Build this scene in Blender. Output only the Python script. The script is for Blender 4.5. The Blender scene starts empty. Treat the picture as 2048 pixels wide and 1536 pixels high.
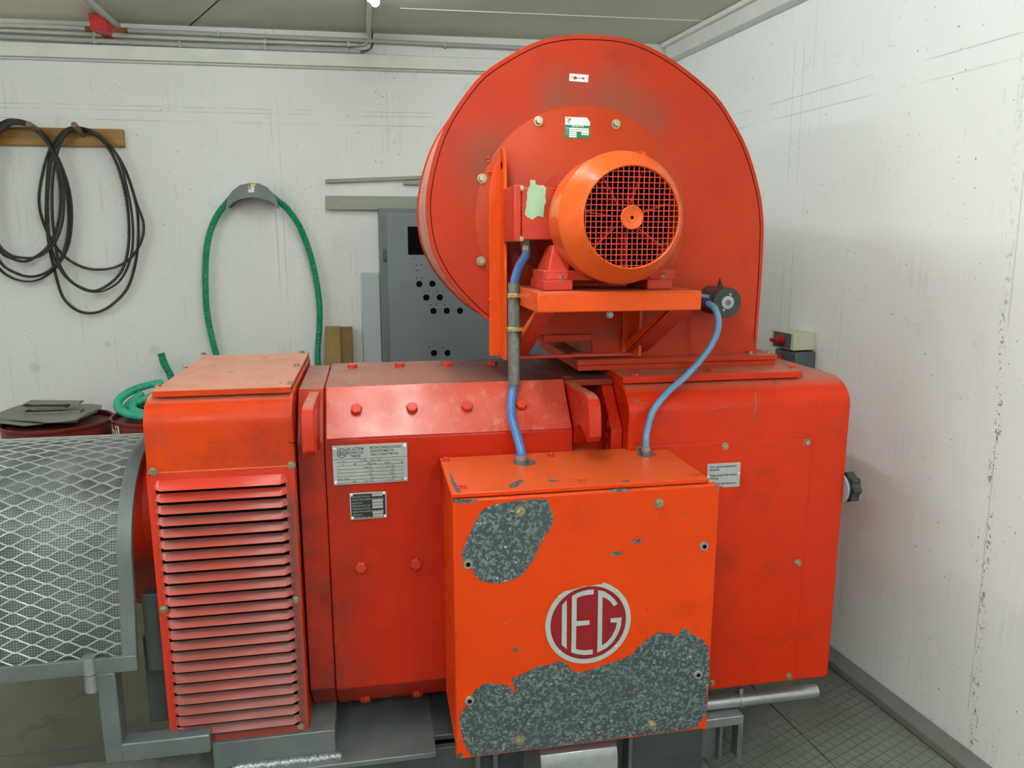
import bpy, math, random
from mathutils import Vector, Matrix, Quaternion
random.seed(7)
PI = math.pi
S = bpy.context.scene
COL = S.collection

# ------------------------------------------------------------------ camera, exposure, lights
CAM_F = 1517.0
CAM_P = Vector((0.0, 0.0, 1.6))
_p, _y = math.radians(10.70), math.radians(10.6)
CF = Vector((math.sin(_y)*math.cos(_p), math.cos(_y)*math.cos(_p), -math.sin(_p)))
CR = Vector((math.cos(_y), -math.sin(_y), 0.0))
CU = CR.cross(CF)
cam_d = bpy.data.cameras.new('camera'); cam_d.sensor_width = 36.0; cam_d.lens = 36.0*CAM_F/2048.0
cam_d.clip_start = 0.05; cam_d.clip_end = 60
cam = bpy.data.objects.new('camera', cam_d); COL.objects.link(cam)
cam.matrix_world = Matrix(((CR.x, CU.x, -CF.x, CAM_P.x), (CR.y, CU.y, -CF.y, CAM_P.y), (CR.z, CU.z, -CF.z, CAM_P.z), (0, 0, 0, 1)))
S.camera = cam
S.view_settings.view_transform = 'Standard'; S.view_settings.look = 'None'
S.view_settings.gamma = 1.0; S.view_settings.exposure = 0.14; S.view_settings.use_curve_mapping = False
LAMP_STRENGTH = 80.0
LAMP_STRENGTH_FAR = 42.0
LAMP_STRENGTH_REAR = 165.0
w = bpy.data.worlds.new('world'); S.world = w; w.use_nodes = True
w.node_tree.nodes['Background'].inputs[0].default_value = (0.8, 0.9, 1.0, 1)
w.node_tree.nodes['Background'].inputs[1].default_value = 0.02

# ------------------------------------------------------------------ geometry on known planes
def ray(px, py):
    return CF + CR*((px-1024)/CAM_F) - CU*((py-768)/CAM_F)
def H(px, py, x=None, y=None, z=None):
    d = ray(px, py)
    i, v = (0, x) if x is not None else (1, y) if y is not None else (2, z)
    return CAM_P + d*((v-CAM_P[i])/d[i])
def HP(px, py, n, p0):
    d = ray(px, py); n = Vector(n)
    return CAM_P + d*(((Vector(p0)-CAM_P).dot(n))/d.dot(n))
BWN = Vector((0.038388, 0.999263, 0)); BWP = Vector((1.6013, 3.9747, 0)); BWD = Vector((0.999263, -0.038388, 0))
RWN = Vector((0.995840, 0.091119, 0)); RWP = Vector((1.7405, 2.4531, 0)); RWD = Vector((-0.091119, 0.995840, 0))
def BW(px, py, off=0.0): return HP(px, py, BWN, BWP-BWN*off)
def RW(px, py, off=0.0): return HP(px, py, RWN, RWP-RWN*off)
ZC = 2.60

# ------------------------------------------------------------------ materials
def newmat(name):
    m = bpy.data.materials.new(name); m.use_nodes = True
    nt = m.node_tree; b = nt.nodes['Principled BSDF']
    return m, nt, b
def N(nt, t, **k):
    n = nt.nodes.new(t)
    for a, v in k.items():
        if isinstance(v, tuple) and a == 'ins':
            pass
        setattr(n, a, v)
    return n
def lk(nt, a, b): nt.links.new(a, b)
def srgb(r, g, b):
    f = lambda c: (c/255/12.92) if c/255 <= 0.04045 else ((c/255+0.055)/1.055)**2.4
    return (f(r), f(g), f(b), 1)
def pos(nt): return N(nt, 'ShaderNodeNewGeometry').outputs['Position']
def noise(nt, scale, detail=3.0, rough=0.5, vec=None, dist=0.0):
    n = N(nt, 'ShaderNodeTexNoise'); n.inputs['Scale'].default_value = scale
    n.inputs['Detail'].default_value = detail; n.inputs['Roughness'].default_value = rough; n.inputs['Distortion'].default_value = dist
    lk(nt, vec if vec is not None else pos(nt), n.inputs['Vector']); return n.outputs['Fac']
def ramp(nt, fac, a, b, lo=0.0, hi=1.0):
    n = N(nt, 'ShaderNodeMapRange'); n.clamp = True
    n.inputs['From Min'].default_value = a; n.inputs['From Max'].default_value = b
    n.inputs['To Min'].default_value = lo; n.inputs['To Max'].default_value = hi
    lk(nt, fac, n.inputs['Value']); return n.outputs['Result']
def mix(nt, fac, a, b):
    n = N(nt, 'ShaderNodeMix'); n.data_type = 'RGBA'
    for s, v in ((0, fac), (6, a), (7, b)):
        if isinstance(v, (tuple, float, int)): n.inputs[s].default_value = v
        else: lk(nt, v, n.inputs[s])
    return n.outputs[2]
def mth(nt, op, a, b=0.0, c=None):
    n = N(nt, 'ShaderNodeMath'); n.operation = op
    for i, v in enumerate((a, b) if c is None else (a, b, c)):
        if isinstance(v, (float, int)): n.inputs[i].default_value = v
        else: lk(nt, v, n.inputs[i])
    return n.outputs[0]
def sep(nt, v):
    n = N(nt, 'ShaderNodeSeparateXYZ'); lk(nt, v, n.inputs[0]); return n.outputs
def scalev(nt, v, s):
    n = N(nt, 'ShaderNodeVectorMath'); n.operation = 'MULTIPLY'; lk(nt, v, n.inputs[0]); n.inputs[1].default_value = s; return n.outputs[0]
def bump(nt, b, h, strength=0.2, dist=0.002):
    n = N(nt, 'ShaderNodeBump'); n.inputs['Strength'].default_value = strength; n.inputs['Distance'].default_value = dist
    lk(nt, h, n.inputs['Height']); lk(nt, n.outputs[0], b.inputs['Normal'])

def plain(name, col, rough=0.5, metal=0.0, var=0.12, scale=30, bmp=0.0, emit=0, spec=0.5):
    m, nt, b = newmat(name)
    f = noise(nt, scale, 4)
    dark = tuple(c*(1-var) for c in col[:3])+(1,); lite = tuple(min(1, c*(1+var)) for c in col[:3])+(1,)
    lk(nt, mix(nt, ramp(nt, f, .3, .7), dark, lite), b.inputs['Base Color'])
    b.inputs['Roughness'].default_value = rough; b.inputs['Metallic'].default_value = metal
    b.inputs['Specular IOR Level'].default_value = spec
    if bmp: bump(nt, b, f, bmp, 0.001)
    if emit:
        b.inputs['Emission Color'].default_value = (0.915, 0.99, 0.985, 1); b.inputs['Emission Strength'].default_value = emit
    return m

def paint(name, col, col2, rough=0.34, dust=0.75, grime=0.5, chips=0.0, dustcol=srgb(186, 118, 98), gr_lo=.56, streak=0.0, sootx=None, spec=0.24, darkx=None, smear=None):
    m, nt, b = newmat(name)
    P = pos(nt)
    base = mix(nt, ramp(nt, noise(nt, 2.3, 3), .32, .68), col, col2)
    g = ramp(nt, noise(nt, 5.5, 6, .65), gr_lo, .82, 0, grime)
    base = mix(nt, g, base, srgb(74, 40, 34))
    sp = ramp(nt, noise(nt, 95, 3, .6), .68, .76, 0, .6)
    base = mix(nt, sp, base, srgb(60, 28, 22))
    if streak:
        s = noise(nt, 1.0, 4, .6, scalev(nt, P, (38, 38, 2.6)))
        base = mix(nt, ramp(nt, s, .55, .8, 0, streak), base, srgb(205, 150, 135))
    if sootx is not None:   # grime trail left by hot air, strongest at one end of the casting
        x = sep(nt, P)[0]
        f = mth(nt, 'MULTIPLY', ramp(nt, x, sootx[1], sootx[0], 0, 1), ramp(nt, noise(nt, 6, 5, .6), .3, .7, .25, 1))
        base = mix(nt, mth(nt, 'MULTIPLY', f, sootx[2]), base, srgb(52, 40, 38))
    if dust:                # settled dust lies only on faces that look up
        nz = sep(nt, N(nt, 'ShaderNodeNewGeometry').outputs['Normal'])[2]
        d = mth(nt, 'MULTIPLY', ramp(nt, nz, .80, .985, 0, 1), ramp(nt, noise(nt, 4, 5, .6), .25, .75, .72, 1))
        if darkx:           # soot and the blower's cast shadow, painted together on the right-hand top
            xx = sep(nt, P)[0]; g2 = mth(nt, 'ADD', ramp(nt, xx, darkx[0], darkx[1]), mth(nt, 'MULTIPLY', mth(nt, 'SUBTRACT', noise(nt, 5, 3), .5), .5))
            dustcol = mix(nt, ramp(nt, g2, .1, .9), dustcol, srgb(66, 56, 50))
        base = mix(nt, mth(nt, 'MULTIPLY', d, dust), base, dustcol)
    if smear:
        for c_, r_ in smear:
            dn = N(nt, 'ShaderNodeVectorMath'); dn.operation = 'DISTANCE'; lk(nt, P, dn.inputs[0]); dn.inputs[1].default_value = c_
            f = mth(nt, 'MULTIPLY', ramp(nt, dn.outputs['Value'], r_, r_*.15, 0, .75), ramp(nt, noise(nt, 7, 4), .25, .7, .5, 1))
            base = mix(nt, f, base, srgb(112, 74, 58))
    if chips:
        c = ramp(nt, noise(nt, 26, 5, .75, dist=.6), .735-chips*.06, .745-chips*.06, 0, 1)
        base = mix(nt, c, base, srgb(118, 112, 100))
    lk(nt, base, b.inputs['Base Color'])
    r = ramp(nt, noise(nt, 9, 4), .3, .7, rough-.07, rough+.16)
    lk(nt, r, b.inputs['Roughness'])
    b.inputs['Specular IOR Level'].default_value = spec
    bump(nt, b, noise(nt, 60, 4, .6), .12, .0015)
    return m

RED = paint('paint_red_orange', srgb(188, 42, 10), srgb(174, 34, 8), .30, .8, .45, .2, sootx=None, streak=.1)
REDSOOTSHADE = paint('paint_red_orange_soot_shade', srgb(188, 42, 10), srgb(174, 34, 8), .30, .95, .6, .2, sootx=(-.2, .03, .88), darkx=(.14, .46), dustcol=srgb(150, 112, 98))
SOOTY = paint('paint_sooty_bridge', srgb(150, 46, 26), srgb(120, 40, 26), .4, .9, .7, 0, dustcol=srgb(84, 66, 58))
CHAMF = paint('paint_scuffed_glare', srgb(196, 78, 58), srgb(180, 62, 44), .25, .7, .4, .2, streak=.6, spec=.6)  # pinker base and pale streaks hold the lamp highlight as well as scuffs
ORANGE = paint('paint_orange', srgb(218, 63, 6), srgb(208, 56, 4), .34, .7, .3, .5, dustcol=srgb(200, 96, 54))
HOUSE = paint('paint_housing_orange', srgb(204, 46, 4), srgb(192, 39, 3), .35, .9, .5, .45, dustcol=srgb(170, 108, 86))
LHOUSE = paint('paint_end_cover_orange', srgb(208, 64, 12), srgb(184, 46, 10), .32, .97, .7, .3, gr_lo=.48, dustcol=srgb(196, 142, 118))
FAN = paint('paint_blower', srgb(184, 52, 18), srgb(172, 44, 14), .45, .75, .35, .1, gr_lo=.6, dustcol=srgb(170, 100, 84))
WRAP = paint('paint_blower_wrapper_dusty_glare', srgb(216, 138, 118), srgb(204, 108, 88), .30, .5, .4, .1)  # dust plus glare off the pale wall, painted as a lighter colour
SHELF = paint('paint_shelf', srgb(222, 82, 20), srgb(214, 74, 16), .30, .7, .25, .6, dustcol=srgb(190, 120, 100))
COWL = paint('paint_cowl', srgb(222, 94, 38), srgb(214, 84, 30), .19, .2, .05, 0)
FANRED = paint('paint_fan_motor_red', srgb(196, 66, 46), srgb(180, 50, 34), .34, .6, .45, .3)
BOLTRED = paint('paint_bolt', srgb(200, 66, 42), srgb(186, 52, 32), .34, .4, .4, .6)

def louver_mat(z0, pitch):
    m, nt, b = newmat('paint_louver_sooty')
    P = pos(nt); s = sep(nt, P)
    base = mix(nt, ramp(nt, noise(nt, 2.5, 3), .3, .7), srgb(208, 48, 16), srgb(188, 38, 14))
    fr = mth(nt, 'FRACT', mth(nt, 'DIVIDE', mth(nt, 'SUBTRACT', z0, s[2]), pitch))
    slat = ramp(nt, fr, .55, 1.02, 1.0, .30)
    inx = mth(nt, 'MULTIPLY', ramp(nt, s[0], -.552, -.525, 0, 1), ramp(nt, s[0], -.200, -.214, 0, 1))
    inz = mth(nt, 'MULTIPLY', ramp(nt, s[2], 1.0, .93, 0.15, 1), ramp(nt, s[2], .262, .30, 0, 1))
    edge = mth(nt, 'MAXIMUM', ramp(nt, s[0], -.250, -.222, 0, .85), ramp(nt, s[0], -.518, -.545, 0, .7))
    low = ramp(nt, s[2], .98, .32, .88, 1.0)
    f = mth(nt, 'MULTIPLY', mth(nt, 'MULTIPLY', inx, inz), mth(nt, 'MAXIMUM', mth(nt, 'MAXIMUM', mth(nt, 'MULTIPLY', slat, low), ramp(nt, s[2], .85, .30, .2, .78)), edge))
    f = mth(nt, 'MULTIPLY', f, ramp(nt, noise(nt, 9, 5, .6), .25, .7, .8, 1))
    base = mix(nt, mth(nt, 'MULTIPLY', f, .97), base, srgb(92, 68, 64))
    lk(nt, base, b.inputs['Base Color']); b.inputs['Roughness'].default_value = .36
    bump(nt, b, noise(nt, 70, 3), .1, .001)
    return m

def galv_mat():
    m, nt, b = newmat('galvanised_spangle')
    v = N(nt, 'ShaderNodeTexVoronoi'); v.inputs['Scale'].default_value = 185
    d = N(nt, 'ShaderNodeVectorMath'); d.operation = 'ADD'
    nn = N(nt, 'ShaderNodeTexNoise'); nn.inputs['Scale'].default_value = 70; nn.inputs['Detail'].default_value = 3; lk(nt, pos(nt), nn.inputs['Vector'])
    lk(nt, pos(nt), d.inputs[0]); lk(nt, scalev(nt, nn.outputs['Color'], (.016, .016, .016)), d.inputs[1])
    lk(nt, d.outputs[0], v.inputs['Vector'])
    c = sep(nt, v.outputs['Color'])[0]
    col = mix(nt, ramp(nt, c, .45, .92), srgb(66, 76, 79), srgb(120, 132, 134))
    col = mix(nt, ramp(nt, mth(nt, 'MULTIPLY', c, noise(nt, 60, 2)), .54, .66), col, srgb(170, 180, 180))
    col = mix(nt, ramp(nt, noise(nt, 9, 4), .45, .7, 0, .35), col, srgb(76, 85, 88))
    lk(nt, col, b.inputs['Base Color']); b.inputs['Metallic'].default_value = .25; b.inputs['Roughness'].default_value = .48
    return m
GALV = galv_mat()

def wall_mat(name, col, right=False):
    m, nt, b = newmat(name)
    P = pos(nt)
    base = mix(nt, ramp(nt, noise(nt, 1.3, 4), .3, .7), tuple(c*.95 for c in col[:3])+(1,), col)
    base = mix(nt, ramp(nt, noise(nt, 5, 5, .7), .62, .8, 0, .25), base, srgb(150, 150, 138))
    h = noise(nt, 35, 5, .6)
    # bug holes
    for sc, th, reg in ((26, .030, 2.2), (60, .045, 3.1)):
        v = N(nt, 'ShaderNodeTexVoronoi'); v.inputs['Scale'].default_value = sc; lk(nt, P, v.inputs['Vector'])
        dot = ramp(nt, v.outputs['Distance'], th*1.6, th*3.0, 1, 0)
        pick = mth(nt, 'GREATER_THAN', mth(nt, 'ADD', sep(nt, v.outputs['Color'])[1], ramp(nt, noise(nt, reg, 3), .3, .7, -.25, .25)), .86)
        f = mth(nt, 'MULTIPLY', dot, pick)
        base = mix(nt, mth(nt, 'MULTIPLY', f, .85), base, srgb(66, 66, 60))
        h = mth(nt, 'SUBTRACT', h, mth(nt, 'MULTIPLY', f, 1.5))
    # elongated nicks and scuffs
    vv = scalev(nt, P, (14, 14, 70)) if not right else scalev(nt, P, (20, 20, 34))
    n2 = noise(nt, 1.0, 3, .6, vv, .4)
    f = mth(nt, 'MULTIPLY', ramp(nt, n2, .735, .76), ramp(nt, noise(nt, 1.7, 3), .5, .6))
    base = mix(nt, mth(nt, 'MULTIPLY', f, .5), base, srgb(96, 96, 90))
    # vertical shuttering marks
    along = sep(nt, P)[1 if right else 0]
    x = sep(nt, P)
    n3 = N(nt, 'ShaderNodeTexNoise'); n3.noise_dimensions = '1D'; n3.inputs['Scale'].default_value = 34; n3.inputs['Detail'].default_value = 1
    lk(nt, along, n3.inputs['W'])
    line = mth(nt, 'MULTIPLY', ramp(nt, mth(nt, 'ABSOLUTE', mth(nt, 'SUBTRACT', n3.outputs['Fac'], .5)), 0, .012, 1, 0),
               ramp(nt, noise(nt, 1.0, 3, .6, scalev(nt, P, (3, 3, 5))), .52, .6))
    base = mix(nt, mth(nt, 'MULTIPLY', line, .13), base, srgb(130, 132, 124))
    h = mth(nt, 'SUBTRACT', h, mth(nt, 'MULTIPLY', line, .6))
    # two horizontal joints
    for zz in ((2.17, 2.215, 2.235) if not right else (2.10, 2.165)):
        ll = ramp(nt, mth(nt, 'ABSOLUTE', mth(nt, 'SUBTRACT', mth(nt, 'ADD', x[2], mth(nt, 'MULTIPLY', noise(nt, 2, 2), .006)), zz)), .0008, .0024, 1, 0)
        ll = mth(nt, 'MULTIPLY', ll, ramp(nt, noise(nt, 3.2, 3), .42, .55))
        base = mix(nt, mth(nt, 'MULTIPLY', ll, .4), base, srgb(128, 128, 120))
        h = mth(nt, 'SUBTRACT', h, mth(nt, 'MULTIPLY', ll, .8))
    def near(v, c, w0, w1): return ramp(nt, mth(nt, 'ABSOLUTE', mth(nt, 'SUBTRACT', v, c)), w0, w1, 1, 0)
    wob = mth(nt, 'MULTIPLY', mth(nt, 'SUBTRACT', noise(nt, 6, 3), .5), .03)
    if right:      # long pitted casting scar and a cleaner strip beside it
        yy = mth(nt, 'ADD', mth(nt, 'SUBTRACT', x[1], mth(nt, 'MULTIPLY', x[2], .05)), wob)
        f = mth(nt, 'MULTIPLY', near(yy, 1.812, .004, .016), ramp(nt, noise(nt, 1.0, 4, .7, scalev(nt, P, (90, 90, 60))), .55, .60))
        f = mth(nt, 'MULTIPLY', f, ramp(nt, x[2], 1.6, 1.2, .3, 1))
        base = mix(nt, mth(nt, 'MULTIPLY', f, .8), base, srgb(70, 72, 68)); h = mth(nt, 'SUBTRACT', h, f)
        for yc in (1.87, 2.87, 2.93):
            f = mth(nt, 'MULTIPLY', near(mth(nt, 'SUBTRACT', x[1], mth(nt, 'MULTIPLY', x[2], .02)), yc-.03, .0006, .0022), ramp(nt, noise(nt, 2.5, 2), .42, .5))
            base = mix(nt, mth(nt, 'MULTIPLY', f, .4), base, srgb(130, 134, 130)); h = mth(nt, 'SUBTRACT', h, mth(nt, 'MULTIPLY', f, .8))
    else:
        for xc, ww in ((-.412, .0018), (-.447, .0028)):
            f = mth(nt, 'MULTIPLY', near(mth(nt, 'ADD', x[0], mth(nt, 'MULTIPLY', wob, .15)), xc, .0004, ww), ramp(nt, noise(nt, 3.0, 3), .40, .52))
            base = mix(nt, mth(nt, 'MULTIPLY', f, .5), base, srgb(120, 122, 116)); h = mth(nt, 'SUBTRACT', h, mth(nt, 'MULTIPLY', f, .8))
        for cx_, cy_, cz_, rr_ in ((-1.078, 4.0776, 1.055, .030), (-1.30, 4.085, 1.09, .022), (-.469, 4.054, .985, .03), (-1.65, 4.1, .98, .03)):
            dn = N(nt, 'ShaderNodeVectorMath'); dn.operation = 'DISTANCE'; lk(nt, P, dn.inputs[0]); dn.inputs[1].default_value = (cx_, cy_, cz_)
            f = ramp(nt, mth(nt, 'ADD', dn.outputs['Value'], wob), rr_, rr_*.5, 0, .35)
            base = mix(nt, f, base, srgb(186, 190, 184))
    lk(nt, base, b.inputs['Base Color']); b.inputs['Roughness'].default_value = .55; b.inputs['Specular IOR Level'].default_value = .35
    bump(nt, b, h, .35, .003)
    return m
WALL = wall_mat('painted_concrete_white', srgb(234, 234, 229))
WALLR = wall_mat('painted_concrete_right', srgb(236, 239, 237), True)
TRIM = plain('trim_paint', srgb(224, 225, 217), .5, var=.05, scale=12)
CEIL = plain('ceiling_greyer_tone', srgb(196, 198, 184), .7, var=.06, scale=3, bmp=.1)  # right part of the ceiling, greyer in tone
CEILW = plain('ceiling_lighter_tone', srgb(243, 238, 226), .7, var=.05, scale=3, bmp=.1)  # left part of the ceiling, lighter in tone
def floor_mat():
    m, nt, b = newmat('floor_concrete_green')
    c = mix(nt, ramp(nt, noise(nt, 2.2, 5), .3, .7), srgb(104, 109, 94), srgb(128, 132, 114))
    c = mix(nt, ramp(nt, noise(nt, 5, 6, .65), .56, .7, 0, .55), c, srgb(62, 64, 54))
    c = mix(nt, ramp(nt, noise(nt, 130, 2), .72, .76, 0, .7), c, srgb(160, 162, 150))
    lk(nt, c, b.inputs['Base Color']); b.inputs['Roughness'].default_value = .42
    bump(nt, b, noise(nt, 25, 5), .15, .002); return m
FLOOR = floor_mat()
def checker_mat():
    m, nt, b = newmat('floor_plate_tread')
    s = sep(nt, pos(nt))
    fx = mth(nt, 'FRACT', mth(nt, 'MULTIPLY', mth(nt, 'ADD', s[0], mth(nt, 'MULTIPLY', s[1], .4)), 28)); fy = mth(nt, 'FRACT', mth(nt, 'MULTIPLY', mth(nt, 'SUBTRACT', s[1], mth(nt, 'MULTIPLY', s[0], .4)), 28))
    g = mth(nt, 'MAXIMUM', ramp(nt, mth(nt, 'ABSOLUTE', mth(nt, 'SUBTRACT', fx, .5)), .03, .08, 1, 0), ramp(nt, mth(nt, 'ABSOLUTE', mth(nt, 'SUBTRACT', fy, .5)), .03, .08, 1, 0))
    g = mth(nt, 'MULTIPLY', g, ramp(nt, noise(nt, 2.4, 2), .4, .55))
    c = mix(nt, ramp(nt, noise(nt, 3, 5), .3, .7), srgb(102, 108, 100), srgb(126, 132, 122))
    c = mix(nt, mth(nt, 'MULTIPLY', g, .6), c, srgb(70, 74, 68))
    c = mix(nt, ramp(nt, noise(nt, 120, 2), .73, .77, 0, .7), c, srgb(170, 172, 165))
    lk(nt, c, b.inputs['Base Color']); b.inputs['Roughness'].default_value = .4; b.inputs['Metallic'].default_value = .2
    bump(nt, b, g, .5, .003); return m
TREAD = checker_mat()
KERB = plain('kerb_grey', srgb(112, 114, 108), .6, var=.08, scale=8)
STEELP = plain('silver_frame_paint', srgb(108, 115, 115), .36, .3, var=.12, scale=14, bmp=.1)
STEELD = plain('dark_frame_paint', srgb(78, 84, 84), .45, .3, var=.15, scale=12)
ALU = plain('bare_aluminium', srgb(176, 180, 182), .34, .75, var=.1, scale=40)
WELD = plain('weld_bead', srgb(170, 176, 178), .3, .8, var=.2, scale=90, bmp=.8)
ZINC = plain('zinc_bolt', srgb(168, 158, 132), .32, .8, var=.2, scale=120)
ZINCB = plain('brass_zinc_clamp', srgb(186, 172, 122), .3, .85, var=.2, scale=120)
BLACK = plain('void_black', srgb(7, 6, 6), .9, var=.1, spec=.1)
RUBBER = plain('black_rubber', srgb(38, 36, 33), .62, var=.2, scale=60)
BLUE = plain('blue_cable_sheath', srgb(98, 140, 178), .32, var=.1, scale=12)
BLUED = plain('blue_cable_sheath_deep', srgb(72, 112, 170), .34, var=.14, scale=14)
GREY_C = plain('galvanised_conduit', srgb(122, 124, 120), .42, .55, var=.22, scale=110, bmp=.3)
PVCG = plain('conduit_grey_pvc', srgb(176, 178, 172), .45, var=.05)
PVCW = plain('conduit_white_paint', srgb(200, 200, 190), .5, var=.05)
CABG = plain('cabinet_grey_paint', srgb(112, 122, 126), .42, var=.05, scale=5)
CABS = plain('cabinet_edge_paint', srgb(104, 110, 108), .45, var=.05, scale=5)
TRUNK = plain('trunking_grey', srgb(150, 152, 140), .5, var=.04)
PANELG = plain('panel_light_grey', srgb(176, 186, 186), .5, var=.03)
CARD = plain('cardboard', srgb(150, 122, 76), .8, var=.1, scale=18)
CARDD = plain('cardboard_shade_side', srgb(128, 102, 62), .8, var=.1, scale=18)
DRUM = plain('drum_maroon_paint', srgb(112, 34, 26), .36, var=.12, scale=9)
DRUMT = plain('drum_top_maroon', srgb(96, 48, 40), .5, var=.2, scale=12)
FELT = plain('grey_felt', srgb(138, 136, 131), .95, var=.18, scale=160, bmp=.6)
GREENH = plain('green_hose_pvc', srgb(20, 140, 106), .36, var=.12, scale=20)
GREENL = plain('green_hose_light', srgb(58, 168, 138), .36, var=.12, scale=20)
REDP = plain('signal_red', srgb(190, 28, 30), .45, var=.06)
REDD = plain('dark_red_plastic', srgb(150, 26, 40), .35, var=.06)
BEIGE = plain('beige_plastic', srgb(204, 202, 178), .5, var=.04)
DGREY = plain('dark_grey_plastic', srgb(82, 90, 94), .45, var=.05)
BLACKP = plain('black_plastic', srgb(44, 47, 47), .42, var=.1)
LGREY = plain('light_grey_plastic', srgb(150, 156, 158), .4, var=.05)
PLATE = plain('aluminium_nameplate', srgb(176, 180, 178), .4, .3, var=.05)
INK = plain('ink_black', srgb(34, 36, 36), .5, var=.1)
WHITE = plain('white_enamel', srgb(228, 230, 226), .4, var=.03)
SILV = plain('badge_silver', srgb(184, 190, 186), .38, .2, var=.05)
CRIM = plain('badge_crimson', srgb(134, 10, 26), .32, var=.08)
GREENS = plain('sticker_green', srgb(10, 118, 76), .4, var=.05)
MINT = plain('mint_primer', srgb(160, 196, 160), .5, var=.04)
TUBE = plain('fluorescent_tube', (1, 1, 1, 1), .5, var=0, emit=LAMP_STRENGTH)
TUBER = plain('fluorescent_tube_rear', (1, 1, 1, 1), .5, var=0, emit=LAMP_STRENGTH_REAR)  # rear tubes boosted to brighten the right wall
TUBEF = plain('fluorescent_tube_far', (1, 1, 1, 1), .5, var=0, emit=LAMP_STRENGTH_FAR)
LAMPB = plain('lamp_batten_white', srgb(220, 222, 218), .5, var=.03)
HUBR = paint('coupling_red_paint', srgb(196, 44, 22), srgb(180, 36, 18), .4, 0, .3, 0)
def wood_mat():
    m, nt, b = newmat('varnished_board')
    P = pos(nt)
    g = noise(nt, 1.0, 5, .6, scalev(nt, P, (3, 3, 55)), 1.2)
    c = mix(nt, ramp(nt, g, .3, .7), srgb(122, 82, 26), srgb(176, 128, 52))
    c = mix(nt, ramp(nt, noise(nt, 6, 4), .5, .75, 0, .6), c, srgb(98, 60, 24))
    lk(nt, c, b.inputs['Base Color']); b.inputs['Roughness'].default_value = .45; return m
WOOD = wood_mat()
PEG = plain('wood_peg', srgb(130, 104, 78), .7, var=.15, scale=60)
def screen_mat():
    m, nt, b = newmat('fine_wire_screen')
    s = sep(nt, pos(nt))
    uv = N(nt, 'ShaderNodeUVMap'); u = sep(nt, uv.outputs[0])
    fx = mth(nt, 'FRACT', mth(nt, 'MULTIPLY', u[0], 150)); fy = mth(nt, 'FRACT', mth(nt, 'MULTIPLY', u[1], 150))
    g = mth(nt, 'MAXIMUM', ramp(nt, mth(nt, 'ABSOLUTE', mth(nt, 'SUBTRACT', fx, .5)), .11, .17, 1, 0), ramp(nt, mth(nt, 'ABSOLUTE', mth(nt, 'SUBTRACT', fy, .5)), .11, .17, 1, 0))
    c = mix(nt, ramp(nt, noise(nt, 7, 4), .35, .7), srgb(158, 164, 158), srgb(104, 110, 106))
    c = mix(nt, mth(nt, 'MULTIPLY', g, .75), c, srgb(52, 56, 54))
    lk(nt, c, b.inputs['Base Color']); b.inputs['Roughness'].default_value = .5; b.inputs['Metallic'].default_value = .3
    bump(nt, b, g, .4, .001); return m
SCREEN = screen_mat()
EXPM = plain('expanded_metal_paint', srgb(160, 166, 162), .38, .3, var=.1, scale=20)

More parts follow.
